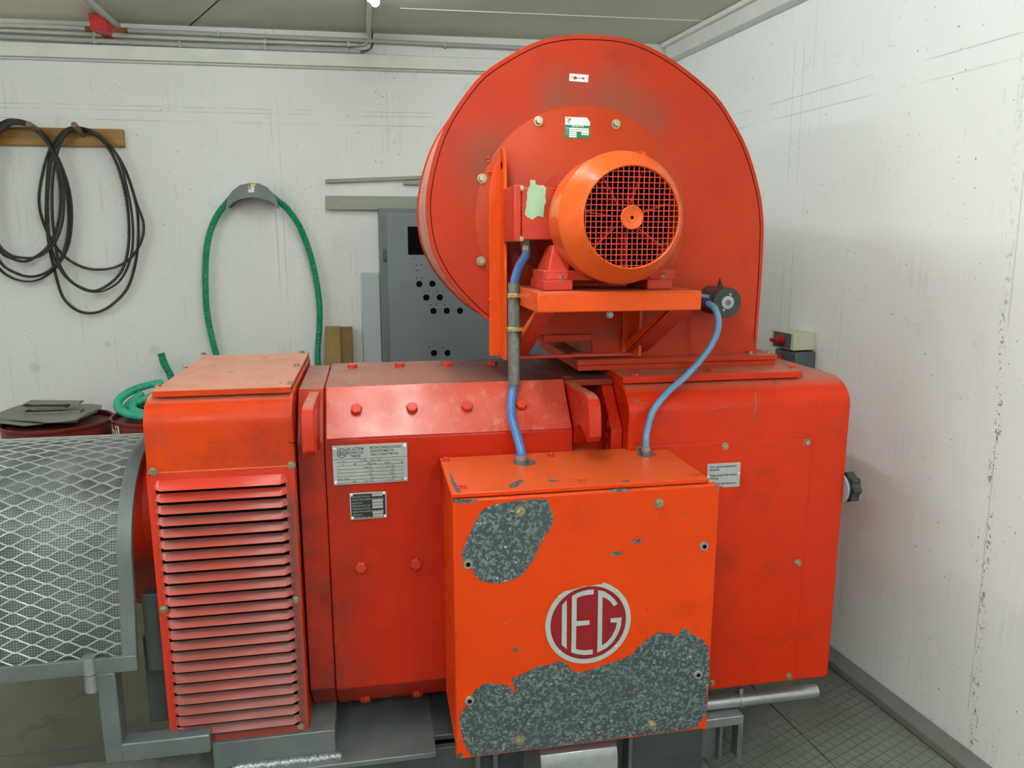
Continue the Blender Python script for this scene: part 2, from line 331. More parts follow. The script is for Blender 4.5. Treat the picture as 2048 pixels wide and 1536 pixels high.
# ------------------------------------------------------------------ mesh builder
WPOS = {}
class MB:
    def __init__(s): s.v = []; s.f = []; s.uv = None
    def add(s, vs, fs):
        o = len(s.v); s.v += [Vector(v) for v in vs]; s.f += [tuple(i+o for i in f) for f in fs]; return s
    def box(s, x0, x1, y0, y1, z0, z1):
        return s.obox(Vector((x0, y0, z0)), Vector((x1-x0, 0, 0)), Vector((0, y1-y0, 0)), Vector((0, 0, z1-z0)))
    def obox(s, o, a, b, c):
        o, a, b, c = Vector(o), Vector(a), Vector(b), Vector(c)
        vs = [o, o+a, o+a+b, o+b, o+c, o+a+c, o+a+b+c, o+b+c]
        if a.cross(b).dot(c) < 0: fs = [(0, 1, 2, 3), (4, 7, 6, 5), (0, 4, 5, 1), (1, 5, 6, 2), (2, 6, 7, 3), (3, 7, 4, 0)]
        else: fs = [(3, 2, 1, 0), (5, 6, 7, 4), (1, 5, 4, 0), (2, 6, 5, 1), (3, 7, 6, 2), (0, 4, 7, 3)]
        return s.add(vs, fs)
    def prism(s, pts, vec):
        pts = [Vector(p) for p in pts]; vec = Vector(vec); n = len(pts)
        nn = Vector((0, 0, 0))
        for i in range(n): nn += (pts[i]-pts[0]).cross(pts[(i+1) % n]-pts[0])
        if nn.dot(vec) > 0: pts = pts[::-1]
        vs = pts+[p+vec for p in pts]
        fs = [tuple(range(n)), tuple(range(2*n-1, n-1, -1))]
        for i in range(n):
            j = (i+1) % n; fs.append((j, i, i+n, j+n))
        return s.add(vs, fs)
    def yz(s, pts, x0, x1): return s.prism([(x0, y, z) for y, z in pts], (x1-x0, 0, 0))
    def xz(s, pts, y0, y1): return s.prism([(x, y0, z) for x, z in pts], (0, y1-y0, 0))
    def lathe(s, prof, o, axis, seg=32, cap=True):
        o = Vector(o); ax = Vector(axis).normalized(); u = ax.orthogonal().normalized(); w_ = ax.cross(u)
        vs = []; fs = []
        for (r, h) in prof:
            for k in range(seg):
                a = 2*PI*k/seg; vs.append(o+ax*h+(u*math.cos(a)+w_*math.sin(a))*max(r, 1e-5))
        for i in range(len(prof)-1):
            for k in range(seg):
                k2 = (k+1) % seg; fs.append((i*seg+k, i*seg+k2, (i+1)*seg+k2, (i+1)*seg+k))
        if cap:
            fs.append(tuple(range(seg-1, -1, -1))); fs.append(tuple((len(prof)-1)*seg+k for k in range(seg)))
        return s.add(vs, fs)
    def cyl(s, p0, p1, r, seg=20, r2=None):
        p0, p1 = Vector(p0), Vector(p1)
        return s.lathe([(r, 0), (r if r2 is None else r2, (p1-p0).length)], p0, p1-p0, seg)
    def ring(s, o, axis, ro, ri, h, seg=40):
        return s.lathe([(ri, 0), (ro, 0), (ro, h), (ri, h), (ri, 0)], o, axis, seg, False)
    def tube(s, pts, r, seg=10, closed=False, prof=None, rf=None, up=None):
        pts = [Vector(p) for p in pts]; n = len(pts); vs = []; fs = []
        t0 = (pts[1]-pts[0]).normalized(); u = (Vector(up) if up else t0.orthogonal()).normalized()
        for i, p in enumerate(pts):
            if closed: t = (pts[(i+1) % n]-pts[i-1]).normalized()
            else: t = (pts[min(i+1, n-1)]-pts[max(i-1, 0)]).normalized()
            if up: u = Vector(up)
            u = (u-t*u.dot(t)).normalized(); w_ = t.cross(u)
            rr = r*(rf(i) if rf else 1)
            if prof: ring = [u*a+w_*b_ for a, b_ in prof]
            else: ring = [(u*math.cos(2*PI*k/seg)+w_*math.sin(2*PI*k/seg))*rr for k in range(seg)]
            vs += [p+q for q in ring]
        m = len(ring); last = n if closed else n-1
        for i in range(last):
            j = (i+1) % n
            for k in range(m):
                k2 = (k+1) % m; fs.append((i*m+k, i*m+k2, j*m+k2, j*m+k))
        if not closed: fs.append(tuple(range(m-1, -1, -1))); fs.append(tuple((n-1)*m+k for k in range(m)))
        return s.add(vs, fs)
    def build(s, name, mat, parent=None, bevel=0.0, smooth=True, seg=2, origin=None):
        if origin is None:
            lo = Vector([min(v[i] for v in s.v) for i in range(3)]); hi = Vector([max(v[i] for v in s.v) for i in range(3)])
            c = (lo+hi)/2
        else: c = Vector(origin)
        me = bpy.data.meshes.new(name); me.from_pydata([tuple(v-c) for v in s.v], [], s.f)
        if s.uv:
            l = me.uv_layers.new(name='UVMap')
            for lp in me.loops: l.data[lp.index].uv = s.uv[lp.vertex_index]
        me.materials.append(mat); me.validate(); me.update()
        if smooth:
            me.polygons.foreach_set('use_smooth', [True]*len(me.polygons)); me.set_sharp_from_angle(angle=math.radians(38))
        o = bpy.data.objects.new(name, me); COL.objects.link(o); o.location = c; WPOS[o] = c
        if parent is not None: adopt(o, parent)
        if bevel:
            b = o.modifiers.new('bevel', 'BEVEL'); b.width = bevel; b.segments = seg; b.limit_method = 'ANGLE'; b.angle_limit = math.radians(40)
            b.harden_normals = False
        return o
def adopt(o, parent):
    o.parent = parent; o.matrix_parent_inverse = Matrix.Translation(-WPOS[parent])
def tag(o, label, cat, group=None, kind=None):
    o['label'] = label; o['category'] = cat
    if group: o['group'] = group
    if kind: o['kind'] = kind
    return o
def thing(name, label, cat, loc, group=None):
    o = bpy.data.objects.new(name, None); COL.objects.link(o); o.location = loc; WPOS[o] = Vector(loc); o.empty_display_size = .05
    return tag(o, label, cat, group)
def struct(mb, name, mat, **k):
    o = mb.build(name, mat, **k); o['kind'] = 'structure'; return o
def spline(pts, n, closed=False):
    P = [Vector(p) for p in pts]; out = []; m = len(P)
    segs = m if closed else m-1
    for i in range(segs):
        if closed: a, b, c, d = P[i-1], P[i], P[(i+1) % m], P[(i+2) % m]
        else: a, b, c, d = P[max(i-1, 0)], P[i], P[i+1], P[min(i+2, m-1)]
        for k in range(n):
            t = k/n; t2 = t*t; t3 = t2*t
            out.append(.5*((2*b)+(c-a)*t+(2*a-5*b+4*c-d)*t2+(3*b-a-3*c+d)*t3))
    if not closed: out.append(P[-1])
    return out
def resample(pts, step, closed=False):
    P = list(pts)+([pts[0]] if closed else []); L = [0]
    for a, b in zip(P, P[1:]): L.append(L[-1]+(b-a).length)
    n = max(3, int(L[-1]/step)); out = []; j = 0
    for k in range(n if closed else n+1):
        d = L[-1]*k/n
        while j < len(L)-2 and L[j+1] < d: j += 1
        t = (d-L[j])/max(1e-9, L[j+1]-L[j]); out.append(P[j].lerp(P[j+1], t))
    return out
def arc(cy, cz, ry, rz, a0, a1, n=10):
    return [(cy+ry*math.cos(math.radians(a0+(a1-a0)*k/n)), cz+rz*math.sin(math.radians(a0+(a1-a0)*k/n))) for k in range(n+1)]

_bolts = {}
def bolt(p, axis, parent, r=.008, h=None, mat=None, washer=True, name='bolt', rot=None):
    """hexagon head bolt with washer; copies of one mesh per size"""
    mat = mat or ZINC; h = h or r*.85; key = (round(r, 4), round(h, 4), mat.name, washer)
    axis = Vector(axis).normalized(); p = Vector(p)
    if key not in _bolts:
        mb = MB(); z = 0
        if washer: mb.lathe([(r*1.35, 0), (r*1.35, r*.18)], (0, 0, 0), (0, 0, 1), 20); z = r*.18
        mb.lathe([(r, z), (r, z+h*.85), (r*.86, z+h)], (0, 0, 0), (0, 0, 1), 6)
        o = mb.build(name, mat, smooth=False, origin=(0, 0, 0)); _bolts[key] = o
    else:
        o = _bolts[key].copy(); o.name = name; COL.objects.link(o)
    q = Vector((0, 0, 1)).rotation_difference(axis)
    o.rotation_mode = 'QUATERNION'; o.rotation_quaternion = q @ Quaternion((0, 0, 1), random.random() if rot is None else rot)
    o.location = p; WPOS[o] = p; adopt(o, parent); return o
def screw(p, axis, parent, r=.004, mat=None, name='rivet'):
    mat = mat or WHITE; key = ('s', r, mat.name); axis = Vector(axis).normalized()
    if key not in _bolts:
        mb = MB().lathe([(r, 0), (r*.85, r*.35), (r*.5, r*.55), (r*.3, r*.3)], (0, 0, 0), (0, 0, 1), 14)
        o = mb.build(name, mat, origin=(0, 0, 0)); _bolts[key] = o
    else: o = _bolts[key].copy(); o.name = name; COL.objects.link(o)
    o.rotation_mode = 'QUATERNION'; o.rotation_quaternion = Vector((0, 0, 1)).rotation_difference(axis); o.location = p
    WPOS[o] = Vector(p); adopt(o, parent); return o

def text_into(mb, s, size, o, xd, yd, sx=1.0, nd=None, align='LEFT', bold=0.0, fit=None):
    cu = bpy.data.curves.new('t', 'FONT'); cu.body = s; cu.size = size; cu.align_x = align; cu.offset = bold; cu.resolution_u = 2
    ob = bpy.data.objects.new('t', cu); me = bpy.data.meshes.new_from_object(ob)
    o, xd, yd = Vector(o), Vector(xd), Vector(yd)
    if fit: sx = fit/max(1e-6, max(v.co.x for v in me.vertices))
    flip = False
    mb.add([o+xd*(v.co.x*sx)+yd*v.co.y for v in me.vertices], [tuple(p.vertices) for p in me.polygons])
    bpy.data.objects.remove(ob); bpy.data.curves.remove(cu); bpy.data.meshes.remove(me)
X, Y, Z = Vector((1, 0, 0)), Vector((0, 1, 0)), Vector((0, 0, 1))

# ================================================================== THE ROOM
def wall_quad(a, b, z0, z1, n, t):
    mb = MB(); a, b, n = Vector(a), Vector(b), Vector(n)
    return mb.obox(Vector((a.x, a.y, z0)), b-a, n*t, Vector((0, 0, z1-z0)))
corner = Vector((1.6013, 3.9747, 0))
bl = corner-BWD*5.6; rn = corner-RWD*7.2
struct(wall_quad(bl-BWD*.0, corner+BWD*.25, 0, ZC+.1, BWN, .2), 'wall_back', WALL, smooth=False)
struct(wall_quad(corner+RWD*.0, rn, 0, ZC+.1, RWN, .2), 'wall_right', WALLR, smooth=False)
struct(MB().box(bl.x-.25, bl.x-.05, -3.2, bl.y+.3, 0, ZC+.1), 'wall_left', WALL, smooth=False)
struct(MB().box(bl.x-.2, rn.x+.3, -3.4, -3.2, 0, ZC+.1), 'wall_front', WALL, smooth=False)
struct(MB().box(-4.4, 2.7, -3.4, 4.6, -.1, 0), 'floor', FLOOR, smooth=False)
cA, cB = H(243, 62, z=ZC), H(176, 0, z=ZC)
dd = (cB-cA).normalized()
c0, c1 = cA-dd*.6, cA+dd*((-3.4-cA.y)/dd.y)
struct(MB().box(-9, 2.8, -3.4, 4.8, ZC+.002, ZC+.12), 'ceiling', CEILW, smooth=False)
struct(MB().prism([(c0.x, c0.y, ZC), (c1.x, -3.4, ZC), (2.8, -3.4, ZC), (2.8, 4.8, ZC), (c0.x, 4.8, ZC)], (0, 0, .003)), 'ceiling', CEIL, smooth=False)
# ledge running along the back wall and box trunk along the right wall
a = corner-BWD*5.4
mb = MB().obox(Vector((a.x, a.y, 2.434)), BWD*5.4, -BWN*.035, (0, 0, .062))
mb.obox(Vector((a.x, a.y, 2.425)), BWD*5.4, -BWN*.026, (0, 0, .008))
struct(mb, 'trim_1', TRIM, bevel=.004)
a = corner-RWD*.02
mb = MB().obox(Vector((a.x, a.y, 2.512)), -RWD*6.5, -RWN*.060, (0, 0, .085))
mb.obox(Vector((a.x, a.y, 2.575)), -RWD*6.5, -RWN*.085, (0, 0, .024))
struct(mb, 'trim_2', TRIM, bevel=.004)
# fine joint on the ceiling
p0, p1 = H(800, 17, z=ZC-.003), H(1425, 43, z=ZC-.003)
struct(MB().obox(p0, p1-p0, (0, .006, 0), (0, 0, .0035)), 'trim_3', TRIM, smooth=False)
# kerb and steel tread plates along the right wall
a = corner
struct(MB().obox(Vector((a.x, a.y, 0)), -RWD*6.5, -RWN*.075, (0, 0, .035)), 'baseboard_right', KERB, bevel=.006)
def plate(off0, off1, y0, y1, lab):
    q0 = corner-RWN*off0-RWD*y0
    o = MB().obox(Vector((q0.x, q0.y, 0.0)), -RWD*(y1-y0), -RWN*(off1-off0), (0, 0, .008)).build('floor_plate', TREAD, bevel=.002)
    return tag(o, lab, 'floor plate')
plate(.08, .43, .2, 2.6, 'worn steel tread floor plate along the right wall kerb')
plate(.435, .80, .2, 2.6, 'dark steel floor plate beside the pipe end, away from the wall')
struct(MB().box(-1.9, -.7, 2.392, 2.396, 0, .0012), 'trim_4', KERB, smooth=False)

# ================================================================== ELECTRIC MOTOR
M = thing('electric_motor', 'large red-orange direct current motor with a louvered end cover, on a grey steel frame', 'motor', (.3, 2.28, .28))
oct_ = [(1.97, .374), (1.97, 1.088), (2.078, 1.210), (2.49, 1.210), (2.60, 1.088), (2.60, .374), (2.52, .282), (2.05, .282)]
def inset(pts, d):
    cy, cz = 2.285, .745
    return [(y+(d if y < cy else -d), z+(d if z < cz else -d)) for y, z in pts]
MB().yz(oct_, -.128, .54).build('yoke', REDSOOTSHADE, M, bevel=.004)
MB().yz(inset(oct_, .004), -.198, -.130).build('end_flange', REDSOOTSHADE, M, bevel=.003)
# sloping top edge plate with scuffs and lamp glare painted in, welded on the chamfer
cn = Vector((0, -(1.210-1.088), (2.078-1.97))).normalized()
mb = MB(); q = [Vector((-.124, 1.9715, 1.090)), Vector((.537, 1.9715, 1.090)), Vector((.537, 2.0765, 1.2085)), Vector((-.124, 2.0765, 1.2085))]
mb.prism(q, cn*.004); mb.build('corner_plate', CHAMF, M, bevel=.002)
MB().yz(inset(oct_, .085), .54, .665).build('end_shield', RED, M, bevel=.004)
MB().box(.5405, .690, 2.075, 2.52, 1.188, 1.2065).build('bridge_plate', SOOTY, M, bevel=.003)
MB().yz(inset(oct_, .012), .655, .688).build('end_flange', RED, M, bevel=.003)
mb = MB()
for k in range(7):
    zc = 1.12-k*.035; mb.lathe([(.010, 0), (.011, .003), (.006, .006)], (.655, 2.02+random.uniform(-.01, .01), zc), (-1, 0, 0), 10)
mb.build('weld_bead', RED, M)
# lifting lugs: hooked plates standing in the YZ plane
def lug(x0, x1, nm='lifting_lug'):
    pp = [(1128, 764), (1150, 777), (1166, 786), (1174, 794), (1178, 806), (1180, 830), (1180, 876), (1177, 884), (1172, 882), (1169, 868), (1164, 855), (1159, 850), (1154, 853), (1150, 866), (1146, 888)]
    out = [(2.13, 1.2085)]+[(H(px, py, x=.545).y, H(px, py, x=.545).z) for px, py in pp]+[(2.13, 1.04)]
    return MB().yz(out, x0, x1).build(nm, RED, M, bevel=.004)
lug(.543, .577)
lug(-.172, -.140)
# bolts on the yoke
def on_chamf(px, py): return HP(px, py, cn, Vector((0, 1.9715, 1.090))+cn*.004)
for px, py in ((713, 821), (824, 818), (934, 815), (1042, 812)): bolt(on_chamf(px, py), cn, M, .0155, .014, BOLTRED, False)
for px, py in ((705, 736), (799, 734), (894, 732), (985, 730)): bolt(H(px, py, z=1.210), Z, M, .0155, .013, BOLTRED, False)
for px, py in ((722, 1134), (832, 1127)): bolt(H(px, py, y=1.97), -Y, M, .0155, .011, BOLTRED, False)
cb = Vector((0, -(.374-.282), -(2.05-1.97))).normalized()
for px, py in ((731, 1396), (835, 1385)): bolt(HP(px, py, cb, (0, 1.97, .374)), cb, M, .0155, .011, BOLTRED, False)

# ---- left end cover: sheet bent over the top, lid plate and louvered front panel
XL0, XL1 = -.560, -.203
prof = [(1.952, .262)]+[(y, z) for y, z in arc(2.032, 1.143, .080, .072, 180, 90, 12)]+[(2.60, 1.215), (2.60, .262)]
MB().yz(prof, XL0, XL1).build('left_end_cover', LHOUSE, M, bevel=.003)
lid = MB().box(-.541, -.206, 1.985, 2.600, 1.2155, 1.231).build('cover_lid', LHOUSE, M, bevel=.0015)
for px, py in ((316, 773), (370, 736), (407, 709), (581, 768), (594, 732), (604, 706)):
    bolt(H(px, py, z=1.231), Z, lid, .0075, .006, ZINC, True)
LZ0 = H(440, 972, y=1.935).z; LZ1 = H(440, 1460, y=1.935).z
NL = 23; pitch = (LZ0-LZ1)/(NL-1)
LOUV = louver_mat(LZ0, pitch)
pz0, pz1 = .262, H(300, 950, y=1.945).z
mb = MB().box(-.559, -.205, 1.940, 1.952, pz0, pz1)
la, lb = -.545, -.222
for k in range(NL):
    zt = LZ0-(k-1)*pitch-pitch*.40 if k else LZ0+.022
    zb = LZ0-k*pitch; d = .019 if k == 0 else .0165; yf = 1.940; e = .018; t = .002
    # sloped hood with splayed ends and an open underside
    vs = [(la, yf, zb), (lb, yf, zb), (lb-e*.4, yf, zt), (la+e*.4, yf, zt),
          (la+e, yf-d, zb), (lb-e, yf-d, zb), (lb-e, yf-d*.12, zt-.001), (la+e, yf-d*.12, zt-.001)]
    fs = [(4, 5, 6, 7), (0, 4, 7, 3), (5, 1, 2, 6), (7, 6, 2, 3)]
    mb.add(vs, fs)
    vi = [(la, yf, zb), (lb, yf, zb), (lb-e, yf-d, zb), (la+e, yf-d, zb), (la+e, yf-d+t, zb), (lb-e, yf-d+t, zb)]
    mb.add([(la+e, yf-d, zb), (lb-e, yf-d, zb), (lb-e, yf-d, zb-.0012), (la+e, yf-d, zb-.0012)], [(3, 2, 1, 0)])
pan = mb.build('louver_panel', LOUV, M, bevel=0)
mb = MB()
for k in range(NL):
    zb = LZ0-k*pitch; mb.box(la+.006, lb-.006, 1.9385, 1.9405, zb-pitch*.41, zb+.006)
mb.build('louver_slot_shade', BLACK, pan, smooth=False)  # black strips stand in for the shade in the gaps under the hoods
for px, py in ((307, 943), (583, 930), (328, 1218), (592, 1199), (348, 1477), (602, 1453)):
    bolt(H(px, py, y=1.938), -Y, pan, .0078, .007, ZINC, True)
# rim above the panel
MB().box(-.559, -.205, 1.944, 1.953, pz1, pz1+.004).build('panel_rim', LHOUSE, M)

# ---- right end housing
XR0, XR1 = .690, 1.366
prof = [(1.940, .262)]+[(y, z) for y, z in arc(2.045, 1.128, .105, .078, 180, 90, 14)]+[(2.52, 1.206), (2.62, 1.13), (2.62, .262)]
MB().yz(prof, XR0, XR1).build('right_end_housing', HOUSE, M, bevel=.004)
a, b_ = H(1257, 893, y=1.94), H(1617, 877, y=1.94); c_ = H(1592, 1352, y=1.94)
side = MB().box(XR0+.004, (b_.x+c_.x)/2, 1.934, 1.9402, .268, (a.z+b_.z)/2).build('access_panel', HOUSE, M, bevel=.0012)
for px, py in ((1450, 892), (1613, 885), (1595, 1125), (1577, 1352), (1423, 1366), (1278, 898)):
    bolt(H(px, py, y=1.934), -Y, side, .0078, .008, ZINC, True)
top = MB().box(.690, 1.240, 1.996, 2.60, 1.2055, 1.2245).build('top_plate', HOUSE, M, bevel=.002)
for px, py in ((1422, 742), (1584, 735), (1270, 752)): bolt(H(px, py, z=1.2245), Z, top, .0105, .008, BOLTRED, False)
def on_house(px, py, d=.0006):
    # point where the sight line meets the bent sheet of the right housing
    lo, hi = 1.80, 2.20
    p = H(px, py, y=1.94-d)
    if p.z <= 1.128: return p
    for _ in range(40):
        m_ = (lo+hi)/2; q = H(px, py, y=m_); u = min(1, max(0, (q.z-1.128)/(.078+d))); ys = 2.045-(.105+d)*math.sqrt(1-u*u)
        if m_ < ys: lo = m_
        else: hi = m_
    return H(px, py, y=lo)
CR_ = plain('exposed_primer', srgb(120, 92, 66), .6, var=.25, scale=80)
def ribbon(pts, w0, name='paint_crack', mat=None, f=None, thick=.0006, conv=None):
    f = f or on_house; mb = MB(); q = spline([Vector((x, y, 0)) for x, y in pts], 5); n = len(q); V = []
    for i, p in enumerate(q):
        t = (q[min(i+1, n-1)]-q[max(i-1, 0)]).normalized(); w_ = w0*(.4+random.random())*math.sin(PI*(i+.6)/(n+.2))
        nx, ny = -t.y*w_, t.x*w_
        for sgn in (-1, 1): V.append(f(p.x+nx*sgn+random.uniform(-.3, .3), p.y+ny*sgn))
    mb.v = V; mb.f = [(2*i, 2*i+1, 2*i+3, 2*i+2) for i in range(n-1)]
    return mb.build(name, mat or CR_, M, smooth=False)
K4 = lambda L: [(1400+x/5.12, 650+y/5.12) for x, y in L]
ribbon(K4([(548, 610), (565, 680), (568, 740), (575, 810), (560, 890), (545, 960), (535, 1035)]), 1.9)
ribbon(K4([(0, 835), (60, 842), (100, 870), (160, 865), (240, 838), (300, 825), (390, 832), (450, 862), (500, 895), (538, 905)]), .55)
ribbon(K4([(1235, 1120), (1310, 1070), (1380, 1000), (1440, 945), (1495, 908)]), .7)
ribbon(K4([(750, 565), (765, 585), (780, 605)]), 1.8)
ribbon([(1256, 798), (1270, 802), (1290, 806), (1318, 815)], .8); ribbon([(1262, 796), (1270, 799), (1276, 803)], 2.2)
fl = lambda px, py: H(px, py, y=1.9512)
ribbon([(325, 852), (326, 880), (328, 905), (329, 926)], .45, f=fl)
ribbon([(575, 884), (588, 886), (596, 883)], 1.0, mat=BLACK, f=fl)
ribbon([(590, 930), (594, 1010), (600, 1100)], .5, f=lambda px, py: H(px, py, y=1.9385))
# warning plate on the access panel
a, b_ = H(1415, 928, y=1.933), H(1478, 970, y=1.933)
x0, x1, z1, z0 = a.x, b_.x+.001, a.z, b_.z-.004
wp = MB().box(x0, x1, 1.9322, 1.934, z0, z1).build('warning_plate', PLATE, M, bevel=.0003); wp['label'] = 'small aluminium warning plate with black lettering'
mb = MB(); hh = z1-z0
for i, s in enumerate(('Non aprire a motore in', 'funzione.', '', 'Keep closed with motor', 'running.', '', 'Während des Betriebes', 'nicht öffnen.')):
    if s: text_into(mb, s, .0095, (x0+.008, 1.9318, z1-.0125-i*hh*.117), X, Z, bold=.00015, fit=(x1-x0)*{'Non': .78, 'fun': .30, 'Kee': .82, 'run': .26, 'Wäh': .82, 'nic': .42}[s[:3]])
mb.build('lettering', INK, wp, smooth=False)
screw((x0+.004, 1.932, (z0+z1)/2-.002), -Y, wp, .0034); screw((x1-.004, 1.932, (z0+z1)/2+.003), -Y, wp, .0034)
# knob on the far side of the housing
kc = Vector((XR1, 2.13, H(1700, 975, x=1.40).z))
kp = H(1690, 975, x=XR1)
kc.y = kp.y+.03
kn = MB().lathe([(.045, 0), (.045, .006)], kc, X, 28).build('knob_collar', LGREY, M)
mb = MB().lathe([(.036, .006), (.036, .018), (.040, .020), (.041, .045), (.034, .052)], kc, X, 28)
for k in range(8):
    an = 2*PI*k/8; mb.cyl(kc+Vector((.02, .038*math.cos(an), .038*math.sin(an))), kc+Vector((.046, .038*math.cos(an), .038*math.sin(an))), .009, 10)
mb.build('knob', BLACKP, M)

# ---- rating plate
a, b_ = H(664, 892, y=1.968), H(816, 962, y=1.968)
x0, x1, z1, z0 = a.x, b_.x, a.z, b_.z
YP = 1.9665
rp = MB().box(x0, x1, 1.967, 1.970, z0, z1).build('rating_plate', PLATE, M, bevel=.0005); rp['label'] = 'aluminium rating plate with black lettering and ruled lines'
mb = MB(); W, Hh = x1-x0, z1-z0
def R_(u, v): return Vector((x0+u*W, YP, z1-v*Hh))
def T(s, u, v, h, sx=1.0, b=0.0001, al='LEFT', fit=None): text_into(mb, s, h*Hh, R_(u, v), X, Z, sx, align=al, bold=b, fit=fit*W if fit else None)
def ln(u0, v0, u1, v1, t=.006):
    if u0 == u1: mb.box(x0+u0*W-.0004, x0+u0*W+.0004, YP-.0001, YP, z1-v1*Hh, z1-v0*Hh)
    else: mb.box(x0+u0*W, x0+u1*W, YP-.0001, YP, z1-v0*Hh-.0004, z1-v0*Hh+.0004)
T('IND. ELETTROM.', .19, .13, .10, fit=.23); T('GIULIANE S.p.A.', .19, .22, .10, fit=.225); T('TRIESTE', .24, .31, .085, fit=.13)
T('MOTORE CORRENTE CONTINUA', .50, .115, .08, fit=.42); T('GLEICHSTROMMOTOR', .50, .20, .08, fit=.32); T('DIRECT CURRENT MOTOR', .50, .29, .08, fit=.38)
ln(0, .35, 1, .35)
rows = [.35, .43, .52, .61, .70, .79, .88, .965]
for r in rows[1:]: ln(.05, r, .95, r)
ln(.50, .35, .50, .965); ln(.38, .35, .38, .43); ln(.79, .52, .79, .965); ln(.73, .43, .73, .52); ln(.26, .88, .26, .965)
for s, u, v in (('N°', .13, .42), ('198', .40, .42), ('Tipo - Typ', .51, .42), ('P', .13, .51), ('kW', .27, .51), ('HP', .45, .51), ('m', .51, .51), ('tot', .54, .51), ('kg', .69, .51), ('m', .74, .51), ('kg', .91, .51),
                ('n', .06, .60), ('1/min', .41, .60), ('J', .51, .60), ('kgm²', .71, .60), ('IM', .80, .60), ('U', .06, .69), ('V', .47, .69), ('Ue', .51, .69), ('V', .76, .69), ('IP', .80, .69),
                ('I', .06, .78), ('A', .47, .78), ('Ie', .51, .78), ('A', .76, .78), ('IC', .80, .78), ('Serv. - Duty', .06, .87), ('Ecc', .51, .87), ('CL', .80, .87), ('Δp', .27, .955), ('mbar', .41, .955), ('Q', .51, .955), ('m³/s', .71, .955), ('t', .80, .955), ('°C', .91, .955)):
    T(s, u, v, .068, .8, b=0)
# round monogram on the plate
cx, cz, rr = x0+.125*W, z1-.19*Hh, .013
mb.ring((cx, YP-.0002, cz), -Y, rr, rr*.88, .0002, 30)
text_into(mb, 'IEG', .0185, (cx, YP-.0001, cz-.0065), X, Z, .62, align='CENTER', bold=.0003)
mb.build('lettering', INK, rp, smooth=False)
for u, v in ((.03, .08), (.965, .07), (.03, .93), (.965, .93)): screw(R_(u, v), -Y, rp, .0042)
# black brush plate
a, b_ = H(699, 987, y=1.968), H(774, 1035, y=1.968)
x0, x1, z1, z0 = a.x, b_.x, a.z, b_.z; W, Hh = x1-x0, z1-z0
bp = MB().box(x0, x1, 1.967, 1.970, z0, z1).build('brush_plate', PLATE, M, bevel=.0005); bp['label'] = 'small black plate with pale lettering and data fields'
MB().box(x0+.003, x1-.003, 1.9665, 1.9672, z0+.003, z1-.003).build('plate_face', INK, bp, smooth=False)
mb = MB(); YP = 1.9662
for s, v in (('SPAZZOLE LATO ACC.', .17), ('GRADE TIPO, BÜRSTE IN MILLIMETRE', .28), ('QUANTITÀ N.', .40), ('BÜRSTEN ANZ. NR.', .51), ('SPAZZOLE LATO COLL.', .62), ('GRADE TIPO, BÜRSTE IN MILLIMETRE', .73), ('QUANTITÀ N.', .85), ('BÜRSTEN ANZ. NR.', .95)):
    text_into(mb, s, .0062, R_(.06, v), X, Z, fit=W*(.86 if 'GRADE' in s else .50 if len(s) > 15 else .28))
for v0, v1 in ((.05, .15), (.27, .37), (.39, .49), (.51, .61), (.72, .82), (.84, .94)):
    mb.box(x0+.61*W, x0+.90*W, YP-.0001, YP, z1-v1*Hh, z1-v0*Hh)
mb.build('lettering', PLATE, bp, smooth=False)
for u, v in ((.05, .06), (.94, .05), (.06, .93), (.95, .92)): screw(R_(u, v), -Y, bp, .0040)

# ================================================================== CABLE BOX ON THE FRONT OF THE MOTOR
B = thing('cable_box', 'bright orange sheet steel cable box with peeling paint and a round IEG badge', 'box', (.5, 1.81, .3475))
MB().box(.1745, .8235, 1.676, 1.938, .350, 1.004).build('body', ORANGE, B, bevel=.002)
MB().box(.2, .66, 1.930, 1.969, .40, .98).build('mounting_frame', ORANGE, B, bevel=.002)
MB().box(.1715, .8275, 1.655, 1.679, .3475, 1.0135).build('front_cover', ORANGE, B, bevel=.004, seg=3)
bl_ = MB().box(.1715, .803, 1.683, 1.966, 1.0045, 1.0145).build('lid_rim', ORANGE, B, bevel=.002)
lidb = MB().box(.1695, .803, 1.664, 1.966, 1.0165, 1.0275).build('lid', ORANGE, B, bevel=.002)
C3 = lambda x, y: (860+x*.41416, 900+y*.41406)
def patch(pts, name='bare_metal_patch', mat=None, y=1.6548, jit=.0016, step=.006, thick=.0007, parent=B, conv=C3):
    P = [H(*conv(*p), y=y) for p in pts]
    P = resample(P, step, True)
    P = [p+Vector((random.uniform(-jit, jit), 0, random.uniform(-jit, jit))) for p in P]
    return MB().prism(P, (0, -thick, 0)).build(name, mat or GALV, parent, smooth=False)
p1 = [(255, 290), (300, 268), (400, 245), (480, 240), (560, 233), (575, 262), (597, 330), (580, 380), (545, 430), (520, 480), (500, 530), (440, 605), (400, 625), (330, 645), (250, 635), (215, 600), (205, 575), (165, 540), (150, 500), (185, 420), (205, 370)]
p2 = [(265, 1125), (330, 1135), (370, 1133), (390, 1150), (410, 1178), (413, 1150), (390, 1105), (450, 1080), (520, 1045), (590, 1035), (620, 1015), (660, 1030), (685, 1065), (730, 1075), (790, 1055), (870, 1030), (930, 1010), (975, 985), (1010, 945), (1060, 905), (1100, 880), (1150, 885), (1205, 898), (1210, 858), (1240, 868), (1270, 895), (1310, 910), (1345, 950), (1350, 1050), (1345, 1120), (1338, 1180), (1337, 1275), (1310, 1300), (1290, 1340), (1150, 1363), (900, 1393), (600, 1433), (350, 1463), (205, 1478), (180, 1450), (160, 1400), (140, 1310), (150, 1270), (175, 1235), (190, 1200), (220, 1160)]
